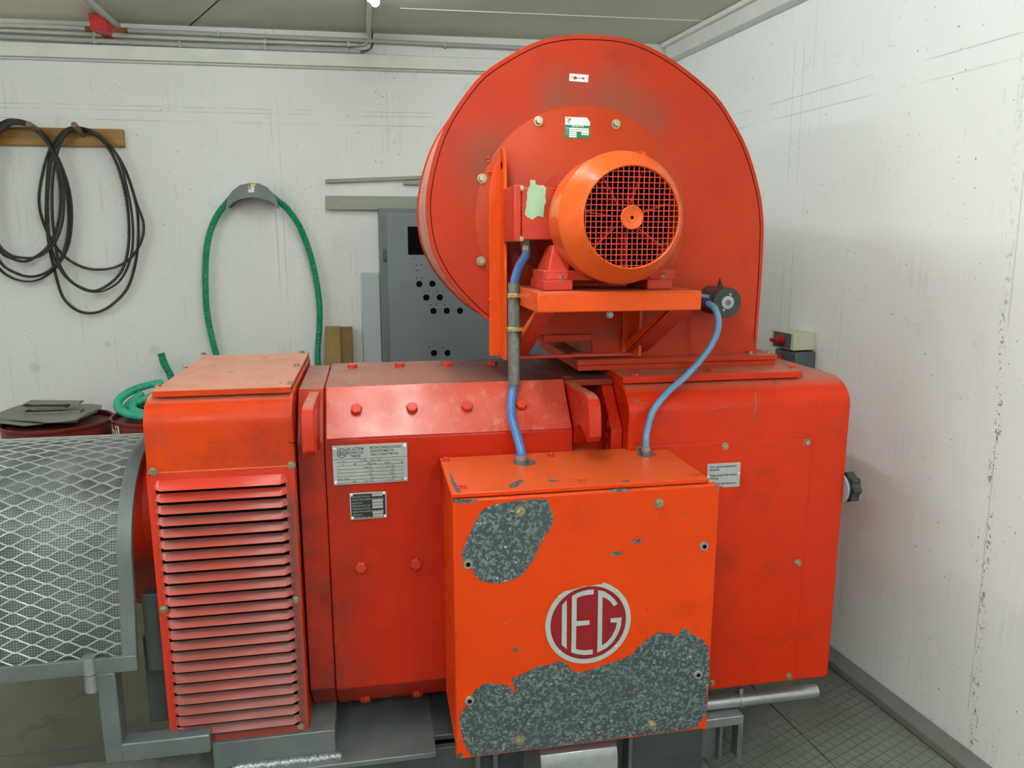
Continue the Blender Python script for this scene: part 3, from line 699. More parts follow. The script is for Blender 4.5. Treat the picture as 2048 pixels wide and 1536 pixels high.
o = patch(p1); o['label'] = 'grey galvanised patch where paint has flaked off'
o = patch(p2); o['label'] = 'large grey galvanised patch along the bottom where paint has flaked off'
for sc in ([(872, 502), (885, 494), (932, 486), (928, 498), (900, 512), (878, 514)], [(970, 446), (985, 436), (1030, 425), (1024, 438), (1000, 450), (975, 454)],
           [(1228, 292), (1234, 300), (1234, 312), (1228, 306)], [(1268, 342), (1278, 350), (1270, 354)], [(400, 960), (410, 945), (430, 974), (400, 968)], [(358, 838), (372, 834), (366, 846)],
           [(112, 238), (230, 240), (228, 252), (160, 258), (112, 252)], [(860, 192), (930, 186), (980, 188), (940, 200), (870, 201)], [(1372, 172), (1392, 170), (1390, 192), (1378, 186)],
           [(130, 1468), (160, 1462), (152, 1490), (130, 1492)]):
    patch(sc, 'paint_chip', jit=.0005, step=.003)
for q, rx, ry in (((1048, 925), .030, .026), ((1291, 909), .026, .022)):
    c = H(*q, z=1.0278)
    P = [c+Vector((rx*(1+random.uniform(-.25, .25))*math.cos(2*PI*k/22), ry*(1+random.uniform(-.25, .25))*math.sin(2*PI*k/22), 0)) for k in range(22)]
    P = [Vector((p.x, min(p.y, 1.964), p.z)) for p in P]
    MB().prism(P, (0, 0, .0006)).build('bare_metal_patch', GALV, lidb, smooth=False)
for pts in ([(898, 944), (904, 950), (912, 968), (922, 985), (912, 984), (903, 965)], [(1020, 968), (1045, 958), (1047, 962), (1030, 975), (1018, 975)], [(1095, 957), (1120, 962), (1100, 964)], [(1240, 962), (1262, 960), (1255, 964)]):
    MB().prism([H(px, py, z=1.0276) for px, py in pts], (0, 0, .0005)).build('paint_chip', GALV, lidb, smooth=False)
for px, py in ((1040, 1023), (1318, 1006), (1038, 1480), (1303, 1449)):
    bolt(H(px, py, y=1.655), -Y, B, .0092, .0090, ZINC, True)
for px, py in ((936, 1128), (1408, 1092), (939, 1401), (1396, 1349)):
    c = H(px, py, y=1.6545)
    s_ = MB().lathe([(.0055, -.006), (.0055, .004), (.0105, .004), (.0122, 0), (.0122, -.002)], c, -Y, 24, False).build('screw_socket', ALU, B)
    MB().lathe([(.0055, 0), (.0055, .001)], c-Y*.0035, -Y, 16).build('socket_hole', BLACK, s_)
for px, py in ((892, 921), (925, 975), (1103, 911), (1164, 963), (1391, 950)):
    bolt(H(px, py, z=1.0278), Z, lidb, .0085, .0065, BOLTRED, True)
# badge
CB = lambda x, y: (1090+x/8.0842, 1150+y/8.0842)
def HB(x, y, d): return H(*CB(x, y), y=d)
bc = H(1177, 1245.5, y=1.654); br = .1085
badge = MB().lathe([(br, 0), (br, .0012)], bc+Vector((0, .0008, 0)), -Y, 64).build('badge', SILV, B, smooth=False); badge['label'] = 'round crimson and silver badge reading IEG'
ri = (HB(1310, 770, 1.6535).x-HB(90, 770, 1.6535).x)/2
MB().lathe([(ri, 0), (ri, .0004)], Vector((bc.x, 1.6538, bc.z)), -Y, 64).build('badge_face', CRIM, badge, smooth=False)
mb = MB()
for L in ([(275, 490), (350, 405), (352, 560), (350, 1195), (270, 1130)],
          [(437, 340), (520, 290), (600, 262), (700, 240), (787, 235), (785, 310), (700, 318), (600, 335), (512, 372), (510, 745), (720, 732), (718, 802), (505, 825), (500, 1195), (560, 1212), (640, 1218), (770, 1205), (768, 1280), (650, 1292), (530, 1282), (425, 1250)],
          [(860, 245), (960, 265), (1060, 330), (1130, 400), (1172, 465), (1115, 505), (1060, 435), (1000, 385), (930, 350), (918, 1140), (1000, 1085), (1080, 990), (1140, 870), (1165, 765), (1060, 768), (1060, 700), (1240, 685), (1225, 830), (1170, 970), (1090, 1090), (990, 1180), (845, 1255)]):
    mb.prism([HB(x, y, 1.6534) for x, y in L], (0, -.0005, 0))
mb.build('lettering', SILV, badge, smooth=False)
MB().prism([HB(x, y, 1.6534) for x, y in ((240, 300), (300, 262), (450, 228), (560, 200), (640, 172), (700, 178), (830, 152), (935, 140), (930, 95), (700, 75), (500, 110), (330, 190), (250, 260))], (0, -.001, 0)).build('paint_flake', ORANGE, badge, smooth=False)
for x, y in ((245, 350), (1170, 265), (235, 1255), (1150, 1160)): screw(HB(x, y, 1.653), -Y, badge, .0038, SILV)

# cable glands standing on the lid
def gland(px, py, r, parent, name='cable_gland', z=1.0278, up=Z, h=.020):
    c = H(px, py, z=z)
    o = MB().lathe([(r*1.25, 0), (r*1.25, h*.45)], c, up, 6).build(name, GREY_C, parent)
    o2 = MB().lathe([(r, h*.4), (r*1.02, h), (r*.75, h*1.05)], c, up, 20).build('gland_nut', ALU, o)
    return c+up*h
g1 = gland(1042, 925, .016, lidb); g2 = gland(1291, 908, .013, lidb)

# ================================================================== BLOWER
YF = 2.165
F = thing('centrifugal_blower', 'tall orange snail-shaped centrifugal blower standing on the motor', 'blower', (.86, 2.36, 1.2245))
outl = [(1180, 70), (1132, 71), (1074, 83), (1015, 113), (964, 148), (930, 188), (896, 240), (873, 294), (858, 353), (852, 400), (853, 440), (860, 484), (873, 520), (897, 561), (932, 602), (976, 641), (1030, 667), (1085, 680), (1150, 683), (1183, 684), (1186, 712), (1508, 705), (1512, 690), (1518, 615), (1523, 547), (1526, 483), (1526, 437), (1518, 378), (1495, 300), (1463, 237), (1431, 191), (1385, 150), (1340, 117), (1290, 90), (1240, 75)]
def scroll(scale=1.0, y=YF, dz=0):
    P = [H(px, py, y=YF) for px, py in outl]
    up = P[:20]; dn = P[20:22]; rt = P[22:]
    loop = spline(rt+up[:19], 3)      # smooth part
    pts = [Vector((p.x, 0, p.z)) for p in loop]+[Vector((up[19].x, 0, up[19].z)), Vector((dn[0].x, 0, 1.252)), Vector((rt[0].x, 0, 1.252))]
    c = Vector((.645, 0, 1.66))
    out = []
    for p in pts:
        d = p-c
        if scale != 1.0 and p.z > 1.26: d = d*(1-(1-scale)*.45/max(.2, d.length))
        q = c+d
        out.append((q.x, max(q.z, 1.252)))
    return out
FANS = paint('paint_blower_smeared', srgb(184, 52, 18), srgb(172, 44, 14), .45, .75, .4, .1, gr_lo=.58, smear=[(H(1215, 205, y=YF), .13), (H(1120, 195, y=YF), .11), (H(1290, 235, y=YF), .10), (H(1235, 600, y=YF), .15), (H(985, 330, y=YF), .16)])
MB().xz(scroll(), YF-.004, YF+.010).build('front_plate', FANS, F, bevel=.0015)
MB().xz(scroll(.989), YF+.008, 2.565).build('scroll_wrapper', WRAP, F)
MB().xz(scroll(), 2.563, 2.577).build('back_plate', FAN, F, bevel=.0015)
# dark joint line just inside the rim of the front plate
P = [Vector((x, YF-.0042, z)) for x, z in scroll(.972)[:-3]]
MB().tube(P, .0011, 6).build('seam', BLACK, F)
dc = Vector((.612, YF-.004, 1.6587))
MB().lathe([(.3135, 0), (.3135, .003), (.312, .004)], dc, -Y, 96).build('mounting_disc', paint('paint_disc', srgb(184, 62, 24), srgb(174, 54, 20), .42, .4, .3, .1), F)
for px, py in ((1077, 242), (1232, 248), (964, 357), (962, 522)):
    bolt(H(px, py, y=YF-.008), -Y, F, .0098, .010, ZINC, True, 'nut')
MB().box(.594, 1.223, 2.12, 2.63, 1.2245, 1.2395).build('base_flange', FAN, F, bevel=.001)
MB().box(.590, 1.226, 2.116, 2.635, 1.2410, 1.2560).build('duct_flange', FAN, F, bevel=.001)
MB().box(.20+.39, .73, 2.16, 2.17, 1.262, 1.272).build('flange_stiffener', FAN, F)
for px, py in ((1500, 708), (1402, 707), (1305, 709), (1538, 706)): bolt(H(px, py, z=1.256), Z, F, .008, .008, ZINC, True)
# ledge below the scroll and small cutoff plate
a = H(1085, 675, y=YF-.006); b_ = H(1182, 682, y=YF-.006)
MB().box(a.x, b_.x, YF-.014, YF-.003, b_.z, a.z+.008).build('cutoff_ledge', FAN, F, bevel=.003)
# uprights: two angle irons with eyes
def upright(x0, xf, ztop, nm='upright'):
    mb = MB()
    mb.xz([(x0, 1.272), (xf, 1.272), (xf, ztop-.012), (xf-.006, ztop), (x0+.01, ztop-.05), (x0, ztop-.10)], YF-.016, YF-.006)
    o = mb.build(nm, SHELF, F, bevel=.001)
    out = [(YF-.008, 1.268), (YF-.078, 1.268), (YF-.078, ztop-.02), (YF-.06, ztop+.006), (YF-.03, ztop+.012), (YF-.008, ztop+.004)]
    MB().yz(out, xf-.009, xf).build('upright_web', SHELF, o, bevel=.0012)
    MB().lathe([(.011, 0), (.011, .0006)], (xf-.009, YF-.045, ztop-.035), -X, 16).build('eye_hole', BLACK, o)
    for zz in (1.30, 1.42, 1.60, 1.72, ztop-.03):
        w_ = MB()
        for k in range(6): w_.lathe([(.003, 0), (.004, .002), (.002, .004)], (x0+.004+random.uniform(-.004, .004), YF-.012, zz+random.uniform(-.02, .02)), (-.5, -1, 0), 7)
        w_.build('weld_bead', SHELF, o)
    return o
upright(.3365, .377, 1.838); upright(.738, .775, 1.838)
# shelf: folded tray with braces
SX0, SX1, SY0, SZ = .400, .824, 1.80, 1.4765
mb = MB().box(SX0, SX1, SY0, YF-.01, SZ-.006, SZ)
mb.box(SX0, SX1, SY0, SY0+.006, 1.4275, SZ-.003)
sh = mb.build('shelf', SHELF, F, bevel=.003)
for xs in (SX0, SX1-.006): MB().box(xs, xs+.006, SY0+.003, YF-.01, 1.4275, SZ-.003).build('shelf_side', SHELF, sh, bevel=.002)
c = H(1217, 635, y=SY0+.02); bolt(Vector((c.x, SY0+.01, 1.419)), -Y, sh, .007, .006, GREY_C, True, 'nut')
def brace(x0, x1, xw):
    pA, pB = Vector((x0, SY0+.02, 1.428)), Vector((x0, YF-.02, 1.272))
    d = (pB-pA); n = Vector((0, d.z, -d.y)).normalized()*-1
    o = MB().prism([pA, pA+d, pB+Vector((x1-x0, 0, 0)), pA+Vector((x1-x0, 0, 0))], n*.005).build('brace', FANRED, F, bevel=.001)
    MB().prism([pA, pB, pB+Vector((0, 0, .035)), pA+Vector((0, .03, .002))], (xw, 0, 0)).build('brace_web', SHELF, o)
brace(.404, .449, .005); brace(.750, .815, .005)
MB().box(.385, .775, YF-.026, YF-.006, 1.262, 1.271).build('cross_bar', FANRED, F, bevel=.001)
# stub tube holding the lead beside the shelf
c = H(1415, 606, y=2.02)
MB().ring(c, Y, .0135, .0115, .12, 24).build('lead_tube', BLACKP, F)
MB().lathe([(.0115, 0), (.0115, .001)], c+Vector((0, .03, 0)), -Y, 20).build('lead_tube_bore', BLACK, F)
MB().box(.80, c.x-.008, 2.03, 2.155, c.z-.006, c.z+.004).build('tube_bracket', FANRED, F)
# arrow plate
cc = [H(px, py, y=YF-.0045) for px, py in ((1139, 147), (1177, 150), (1176, 165), (1138, 162))]
ap = MB().prism(cc, (0, -.0012, 0)).build('arrow_plate', WHITE, F, smooth=False); ap['label'] = 'small white plate with a red rotation arrow'
AC = lambda x, y: H(1100+x*.11065, 130+y*.11065, y=YF-.006)
mb = MB().prism([AC(*p) for p in ((405, 200), (430, 212), (465, 205), (490, 232), (585, 236), (580, 212), (635, 245), (585, 266), (585, 246), (490, 244), (465, 262), (420, 255), (430, 230))], (0, -.0004, 0))
mb.build('arrow', REDD, ap, smooth=False)
for p in ((372, 214), (660, 238)): screw(AC(*p), -Y, ap, .0035)
# type sticker
SG = lambda x, y, d=0: H(1100+x*.11065, 130+y*.11065, y=YF-.0085-d)
st = MB().prism([SG(*p) for p in ((275, 935), (665, 950), (725, 1030), (712, 1335), (262, 1320), (262, 1300))], (0, -.0004, 0)).build('type_sticker', WHITE, F, smooth=False); st['label'] = 'green and white torn type sticker'
MB().prism([SG(*p, .0006) for p in ((270, 1078), (722, 1100), (712, 1335), (262, 1320))], (0, -.0002, 0)).build('sticker_field', GREENS, st, smooth=False)
mb = MB()
def sq(x0, y0, x1, y1): mb.prism([SG(x0, y0, .0010), SG(x1, y0+(x1-x0)*.045, .0010), SG(x1, y1+(x1-x0)*.045, .0010), SG(x0, y1, .0010)], (0, -.0002, 0))
for r in range(5):
    y0 = 1132+r*36
    if r < 2: sq(345, y0, 700, y0+28)
    else:
        sq(345, y0, 480, y0+28)
        if r < 4: sq(565, y0-4, 700, y0+24)
text_into(mb, 'VENTILATORE', .0066, SG(385, 1118, .001), X, Z, .85, bold=.0001)
text_into(mb, 'TIPO', .0052, SG(280, 1152, .001), X, Z, .8)
for i, s in enumerate('NQP'): text_into(mb, s, .0052, SG(296, 1190+i*36, .001), X, Z, .8)
mb.build('sticker_text', WHITE, st, smooth=False)
mb = MB()
P = [SG(*p, .0006) for p in ((300, 965), (330, 960), (345, 985), (380, 965), (370, 995), (335, 1000), (325, 1030), (345, 1050))]
mb.tube(P, .0009, 5)
mb.build('sticker_logo', INK, st, smooth=False)

# ================================================================== FAN MOTOR ON THE SHELF
AX = Vector((.606, 0, 1.653))
FM = thing('fan_motor', 'orange fan-cooled motor with square-mesh grille on the blower shelf', 'motor', (AX.x, 1.95, SZ))
def A(y): return Vector((AX.x, y, AX.z))
# cowl: cylinder, cone and rolled lip
MB().lathe([(.1555, 1.905), (.1555, 1.803), (.1580, 1.800), (.1580, 1.794), (.1540, 1.788), (.1205, 1.722), (.1180, 1.719), (.1155, 1.722), (.1165, 1.74), (.150, 1.80), (.150, 1.905)][::-1], A(0), Y, 72, False).build('fan_cowl', COWL, FM)
gr = .117; mb = MB(); p_ = .01265; yw = 1.724
for k in range(-9, 10):
    o_ = k*p_+.003; 
    if abs(o_) < gr:
        h_ = math.sqrt(gr*gr-o_*o_)
        mb.box(AX.x+o_-.0011, AX.x+o_+.0011, yw, yw+.003, AX.z-h_, AX.z+h_)
        mb.box(AX.x-h_, AX.x+h_, yw+.0005, yw+.0025, AX.z+o_-.0011, AX.z+o_+.0011)
gl = mb.build('grille', FANRED, FM, smooth=False)
mb = MB().lathe([(.0275, 0), (.0275, .003), (.0255, .0045), (.023, .003), (.0, .003)], A(yw), -Y, 40, False); mb.ring(A(yw-.003), -Y, .0125, .0115, .001, 30)
hb = mb.build('hub_disc', COWL, FM); MB().lathe([(.004, 0), (.004, .001)], A(yw-.0032), -Y, 14).build('centre_hole', BLACK, hb)
mb = MB().lathe([(.152, 0), (.152, .012)], A(1.86), Y, 48); mb.cyl(A(1.77), A(1.86), .035)
mb.build('fan_chamber', BLACK, FM)
mb = MB()
for k in range(7):
    an = 2*PI*k/7+.3; u = Vector((math.cos(an), 0, math.sin(an))); t = Vector((-math.sin(an), 0, math.cos(an)))
    mb.obox(A(1.775)+u*.035-t*.002, u*.085, t*.004, Y*.05)
mb.build('fan_blades', FANRED, FM)
# body with cooling fins
mb = MB().cyl(A(1.90), A(2.135), .118, 48)
for k in range(40):
    an = 2*PI*k/40; u = Vector((math.cos(an), 0, math.sin(an))); t = Vector((-math.sin(an), 0, math.cos(an)))
    if u.z < -.86: continue
    mb.obox(A(1.91)+u*.115-t*.0018, u*.018, t*.0036, Y*.19)
mb.build('finned_body', FANRED, FM)
MB().cyl(A(2.13), A(YF-.009), .15, 48).build('end_flange', FANRED, FM)
nn_ = Vector((-.62, 0, .785)).normalized(); tt = Vector((.785, 0, .62)).normalized()
MB().obox(A(1.925)+nn_*.134-tt*.028, tt*.05, Y*.10, nn_*.0015).build('data_plate', PLATE, FM)
def foot(x0, x1, xt0, xt1, y0=1.855, y1=2.02):
    o = MB().box(x0, x1, y0, y1, SZ+.0005, SZ+.026).build('foot', FANRED, FM, bevel=.003)
    z0, z1 = SZ+.026, SZ+.112
    vs = [(x0+.006, y0+.006, z0), (x1-.010, y0+.006, z0), (x1-.010, y1-.006, z0), (x0+.006, y1-.006, z0), (xt0, y0+.05, z1), (xt1, y0+.05, z1), (xt1, y1-.05, z1), (xt0, y1-.05, z1)]
    MB().add(vs, [(0, 1, 5, 4), (1, 2, 6, 5), (2, 3, 7, 6), (3, 0, 4, 7), (4, 5, 6, 7), (3, 2, 1, 0)]).build('foot_web', FANRED, o, bevel=.004)
    bolt(((x0+x1)/2+.01, y0+.016, SZ+.026), Z, o, .009, .010, GREY_C, True)
foot(.428, .503, .462, .512); foot(.699, .768, .700, .745)
MB().box(.43, .78, 1.87, 2.0, SZ+.024, SZ+.05).build('foot_bridge', FANRED, FM, bevel=.003)
# terminal box on the left of the fan motor
tb = MB().box(.386, .480, 1.930, 2.075, 1.602, 1.733).build('terminal_box', FANRED, FM, bevel=.004)
MB().box(.366, .3845, 1.925, 2.085, 1.597, 1.738).build('terminal_lid', FANRED, tb, bevel=.004)
for z_ in (1.605, 1.73): bolt((.3845, 1.926, z_), -Y, tb, .005, .004, ZINC, True, 'screw')
T5 = lambda x, y: H(800+x/3.4133, 300+y/3.4133, y=1.9295)
P = resample([T5(*p) for p in ((890, 205), (922, 205), (928, 238), (985, 240), (997, 262), (992, 320), (998, 345), (985, 390), (980, 460), (940, 450), (900, 474), (868, 460), (850, 440), (862, 380), (866, 310), (872, 270), (888, 240))], .004, True)
P = [p+Vector((random.uniform(-.0012, .0012), 0, random.uniform(-.0012, .0012))) for p in P]
MB().prism(P, (0, -.0006, 0)).build('primer_patch', MINT, tb, smooth=False)['label'] = 'pale green primer showing through'
gc = Vector((.414, 2.0, 1.602))
tg = MB().lathe([(.016, 0), (.016, .014)], gc, -Z, 6).build('cable_gland', GREY_C, FM); MB().lathe([(.0135, .012), (.0135, .026)], gc, -Z, 20).build('gland_nut', ZINC, tg)

# ================================================================== LEADS, CONDUIT, PRESSURE SWITCH
pc = H(1028, 640, y=2.03); ptop, pbot = H(1028, 566, y=2.03).z, H(1028, 769, y=2.03).z
CT = thing('conduit_sleeve', 'short grey steel conduit clamped upright beside the blower shelf', 'conduit', (pc.x, 2.03, pbot))
MB().ring((pc.x, 2.03, pbot), Z, .0165, .0140, ptop-pbot, 28).build('pipe', GREY_C, CT)
for py in (592, 659):
    z_ = H(1028, py, y=2.015).z; c = Vector((pc.x, 2.03, z_-.005))
    o = MB().ring(c, Z, .0195, .0160, .012, 28).build('clamp', ZINCB, CT)
    bolt((pc.x+.002, 2.0095, z_+.001), -Y, o, .006, .005, ZINCB, False)
    MB().cyl((pc.x+.015, 2.016, z_), (pc.x+.042, 2.016, z_), .0035, 10).build('clamp_screw', ZINCB, o)
    MB().box(pc.x-.021, pc.x+.022, 2.006, 2.0125, z_-.005, z_+.006).build('clamp_jaw', ZINCB, o, bevel=.001)
pts = [gc+Vector((0, 0, -.02)), gc+Vector((-.002, 0, -.04)), H(1040, 530, y=2.01), H(1030, 560, y=2.025), Vector((pc.x, 2.03, ptop-.02)), Vector((pc.x, 2.03, (ptop+pbot)/2)), Vector((pc.x, 2.03, pbot+.01)), H(1023, 800, y=2.015), H(1024, 835, y=1.97), H(1034, 872, y=1.915), g1+Vector((0, 0, .012)), g1+Vector((0, 0, -.004))]
tag(MB().tube(spline(pts, 8), .0122, 14).build('power_cable', BLUED), 'blue cable running through the grey conduit sleeve to the cable box lid', 'cable')
pts = [g2+Vector((0, 0, -.004)), g2+Vector((0, 0, .02)), H(1294, 862, y=1.905), H(1306, 822, y=1.915), H(1335, 785, y=1.935), H(1372, 752, y=1.955), H(1405, 715, y=1.965), H(1429, 678, y=1.97), H(1437, 645, y=1.97), H(1430, 618, y=1.985), H(1416, 607, y=2.02), H(1414, 606, y=2.07)]
tag(MB().tube(spline(pts, 8), .0092, 14).build('control_cable', BLUE), 'light blue cable arching from the cable box lid up to the round black switch', 'cable')
PSc = H(1455, 605, y=2.045)
PS = thing('pressure_switch', 'round black pressure switch mounted on the blower face beside the shelf', 'switch', (PSc.x, YF-.006, PSc.z))
MB().lathe([(.0425, 2.045), (.0435, 2.049), (.0435, 2.060), (.0420, 2.061), (.0420, YF-.006)], Vector((PSc.x, 0, PSc.z)), Y, 48).build('housing', BLACKP, PS)
MB().lathe([(.019, 0), (.019, .003), (.017, .004)], Vector((PSc.x, 2.0448, PSc.z)), -Y, 32).build('cap', LGREY, PS)
MB().lathe([(.009, 0), (.009, .001)], Vector((PSc.x, 2.0406, PSc.z)), -Y, 6).build('hex_recess', DGREY, PS)
for px, py in ((1461, 589), (1448, 620)): screw(H(px, py, y=2.0445), -Y, PS, .0042, ALU, 'screw')
o = MB().prism([(PSc.x+.004, 2.12, PSc.z+.04), (PSc.x+.022, 2.12, PSc.z+.04), (PSc.x+.010, 2.12, PSc.z+.066)], (0, .006, 0)).build('pointer', RUBBER, PS)
p0, p1 = H(1400, 592, y=2.09), H(1428, 597, y=2.085)
MB().cyl(p1+Vector((-.008, 0, 0)), p1+Vector((.012, -.002, -.004)), .009, 16).build('cable_gland', ALU, PS)
tag(MB().tube(spline([p0+Vector((-.12, .02, .02)), p0+Vector((-.05, 0, .004)), p0, p1], 6), .0072, 12).build('short_lead', BLUE), 'short blue lead entering the round black switch from behind the shelf', 'cable')

# ================================================================== BASE FRAME, GUARD, COUPLING
BF = thing('base_frame', 'grey painted steel base frame under the red motor', 'frame', (.2, 2.2, 0))
fb = MB().box(-.453, -.134, 1.925, 2.08, .204, .2815).build('foot_block', STEELP, BF, bevel=.002)
MB().box(-.40, -.134, 2.42, 2.60, .204, .2815).build('foot_block', STEELP, BF, bevel=.002)
mb = MB(); x = -.40
while x < -.125:
    mb.lathe([(.007, 0), (.012, .004), (.010, .011), (.004, .015)], (x, 1.921+random.uniform(-.002, .002), .203+random.uniform(0, .003)), (.7, -.7, .25), 8); x += .0065
mb.build('weld_seam', WELD, BF)
MB().box(-.45, .14, 1.888, 2.66, .186, .203).build('deck_plate', STEELP, BF, bevel=.003)
MB().box(.14, .95, 1.96, 2.66, .186, .203).build('deck_plate', STEELD, BF, bevel=.003)
MB().box(-.44, .95, 1.925, 1.945, 0, .187).build('side_web', STEELD, BF, bevel=.002)
MB().box(-.44, .95, 2.60, 2.62, 0, .187).build('side_web', STEELD, BF, bevel=.002)
MB().box(.56, .66, 2.0, 2.16, .203, .2815).build('foot_block', STEELP, BF, bevel=.002)
MB().box(.69, .98, 2.02, 2.55, .203, .2610).build('cross_beam', STEELD, BF, bevel=.003)
for x_ in (.25, .30, .70): MB().box(x_, x_+.012, 1.885, 1.93, 0, .187).build('stiffener', STEELP, BF, bevel=.001)
MB().yz([(1.93, 0), (1.70, 0), (1.70, .262), (1.712, .286), (1.74, .297), (1.93, .300)], .395, .603).build('duct_cover', ALU, BF, bevel=.002)
# left bracket: post, rail and hinge carrying the guard
zb0, zb1 = H(320, 1517, y=1.90).z, H(320, 1481, y=1.90).z
px0, px1 = H(200, 1430, y=1.90).x, H(238, 1430, y=1.90).x
pz = H(215, 1347, y=1.90).z
fr = MB().box(px0, px1, 1.90, 1.95, zb0, pz).build('post', STEELP, BF, bevel=.004)
MB().box(px1-.004, -.452, 1.90, 1.95, zb0, zb1).build('rail', STEELP, BF, bevel=.004)
hx, hz0, hz1 = H(178, 1350, y=1.895).x, H(185, 1385, y=1.895).z, H(178, 1316, y=1.895).z
o = MB().cyl((hx, 1.905, hz0), (hx, 1.905, (hz0+hz1)/2-.001), .0155, 24).build('hinge_barrel', ALU, BF)
zk0, zk1 = H(300, 1342, y=1.99).z, H(300, 1187, y=1.99).z
MB().box(-.612, -.566, 1.985, 2.02, zk0, zk1).build('side_bracket', STEELD, BF, bevel=.003)
MB().box(-.612, -.48, 1.99, 2.02, zk0, zk0+.05).build('side_bracket', STEELD, BF, bevel=.003)
# right end: tube, channel and square frame
tz = H(1520, 1400, y=2.0).z
o = MB().ring((.84, 2.0, tz+.01), X, .0215, .018, .53, 28).build('pipe_stub', ALU, BF)
c = H(1479, 1400, y=2.0)
MB().ring((c.x-.006, 2.0, tz+.01), X, .026, .0215, .012, 28).build('pipe_clip', ALU, BF); MB().box(c.x-.006, c.x+.006, 1.992, 2.008, tz+.03, tz+.052).build('pipe_clip', ALU, BF)
MB().box(.84, 1.075, 2.03, 2.10, .196, .245).build('channel', STEELP, BF, bevel=.003)
za, zb_ = H(1440, 1437, y=1.95).z, H(1440, 1455, y=1.95).z
xa, xb = H(1474, 1500, y=1.95).x, H(1484, 1500, y=1.95).x
MB().box(.86, xb, 1.95, 1.99, zb_, za).build('top_bar', ALU, BF, bevel=.003)
MB().box(xa, xb, 1.95, 1.99, 0, zb_).build('upright_bar', STEELP, BF, bevel=.002)
xc = H(1438, 1500, y=1.95).x
MB().box(xc, xc+.010, 1.95, 1.99, 0, zb_).build('upright_bar', STEELP, BF, bevel=.002)
MB().box(.80, xc, 1.975, 1.985, 0, zb_).build('side_panel', STEELP, BF, bevel=.001)
# concrete plinth at the left
q0, q1 = H(37, 1529, z=.12), H(424, 1504, z=.12)
tag(MB().box(q0.x, -.46, 1.50, (q0.y+q1.y)/2, 0, .12).build('plinth', plain('plinth_concrete', srgb(120, 128, 116), .8, var=.2, scale=30, bmp=.4), bevel=.006), 'low pale concrete plinth at the foot of the silver post, bottom left', 'plinth')

GX0, GX1 = -1.75, -.612
def gprof(off=0.0, n=26):
    r = .285+off; out = []
    out.append((2.56+off, .56))
    for k in range(n+1):
        a = PI*k/n; out.append((2.222+r*math.cos(a)*(1 if a > PI/2 else 1.15), .772+r*math.sin(a)))
    out.append((1.906-off, .56)); return [Vector((0, y, z)) for y, z in out]
G = thing('coupling_guard', 'arched silver expanded metal guard over the shaft coupling', 'guard', (-1.2, 2.22, .54))
gp = resample(gprof(0), .004); Lg = (len(gp)-1)*.004
def gat(s):
    s = max(0, min(1, s))*(len(gp)-1); i = min(int(s), len(gp)-2); return gp[i].lerp(gp[i+1], s-i)
# inner fine screen
ip = resample(gprof(-.018), .03); mb = MB(); n = len(ip); uv = []
for xx in (GX0, GX1-.006):
    for i, p in enumerate(ip): mb.v.append(Vector((xx, p.y, p.z))); uv.append((xx, i*.03))
mb.f = [(i, i+1, n+i+1, n+i) for i in range(n-1)]; mb.uv = uv
mb.build('wire_screen', SCREEN, G)
# expanded metal strands
DX, DS = .0785, .0166
nr = int(Lg/DS); mb = MB()
for row in range(nr):
    pts = []; sg = 1 if row % 2 else -1; k = 0; x = GX1-.002
    while x > GX0:
        for t in (.0, .10, .40, .50): pass
        for t, hh in ((0, 1), (.07, .97), (.43, -.97), (.5, -1), (.57, -.97), (.93, .97)):
            xx = x-DX*t
            if xx < GX0: break
            q = gat((row+.5+sg*hh*.47)*DS/Lg); pts.append(Vector((xx, q.y, q.z)))
        x -= DX
    mb.tube(pts, .0023, 4)
mb.build('expanded_metal', EXPM, G, smooth=False)
def band(x0, x1, name, off=.004):
    po, pi = gprof(off+.0, 30), gprof(-.014, 30)
    mb = MB(); m_ = len(po)
    for xx in (x0, x1):
        mb.v += [Vector((xx, p.y, p.z)) for p in po]+[Vector((xx, p.y, p.z)) for p in pi]
    for i in range(m_-1):
        a, b2, c, d = i, i+1, m_+i, m_+i+1; o = 2*m_
        mb.f += [(a, b2, b2+o, a+o), (d, c, c+o, d+o), (b2, a, c, d), (a+o, b2+o, d+o, c+o)]
    mb.f += [(0, 2*m_, 3*m_, m_), (m_-1, 2*m_-1, 4*m_-1, 3*m_-1)]
    return mb.build(name, STEELP, G, bevel=.0015)
band(-.645, -.610, 'end_band'); band(-1.76, -1.725, 'end_band')
MB().box(GX0, -.610, 1.900, 1.912, .528, .570).build('bottom_rail', STEELP, G, bevel=.0015)
MB().box(GX0, -.610, 2.545, 2.560, .528, .570).build('bottom_rail', STEELP, G, bevel=.0015)
MB().cyl((hx, 1.905, (hz0+hz1)/2+.001), (hx, 1.905, hz1), .0155, 24).build('hinge_barrel', ALU, G)
bolt(H(213, 1311, y=1.899), -Y, G, .0045, .003, STEELD, True, 'screw')
# coupling and shaft
K = thing('shaft_coupling', 'red shaft coupling half hidden between the guard band and the end cover', 'coupling', (-.75, 2.275, .5))
mc = Vector((0, 2.20, .80))
MB().lathe([(.15, -.80), (.17, -.79), (.17, -.567)], mc+Vector((0, 0, .06)), X, 48).build('hub', HUBR, K)
MB().cyl(mc+Vector((-1.75, 0, 0)), mc+Vector((-.80, 0, 0)), .05, 32).build('shaft', STEELD, K)
MB().box(-.64, -.566, 2.05, 2.5, .282, .54).build('end_block', STEELD, BF, bevel=.005)

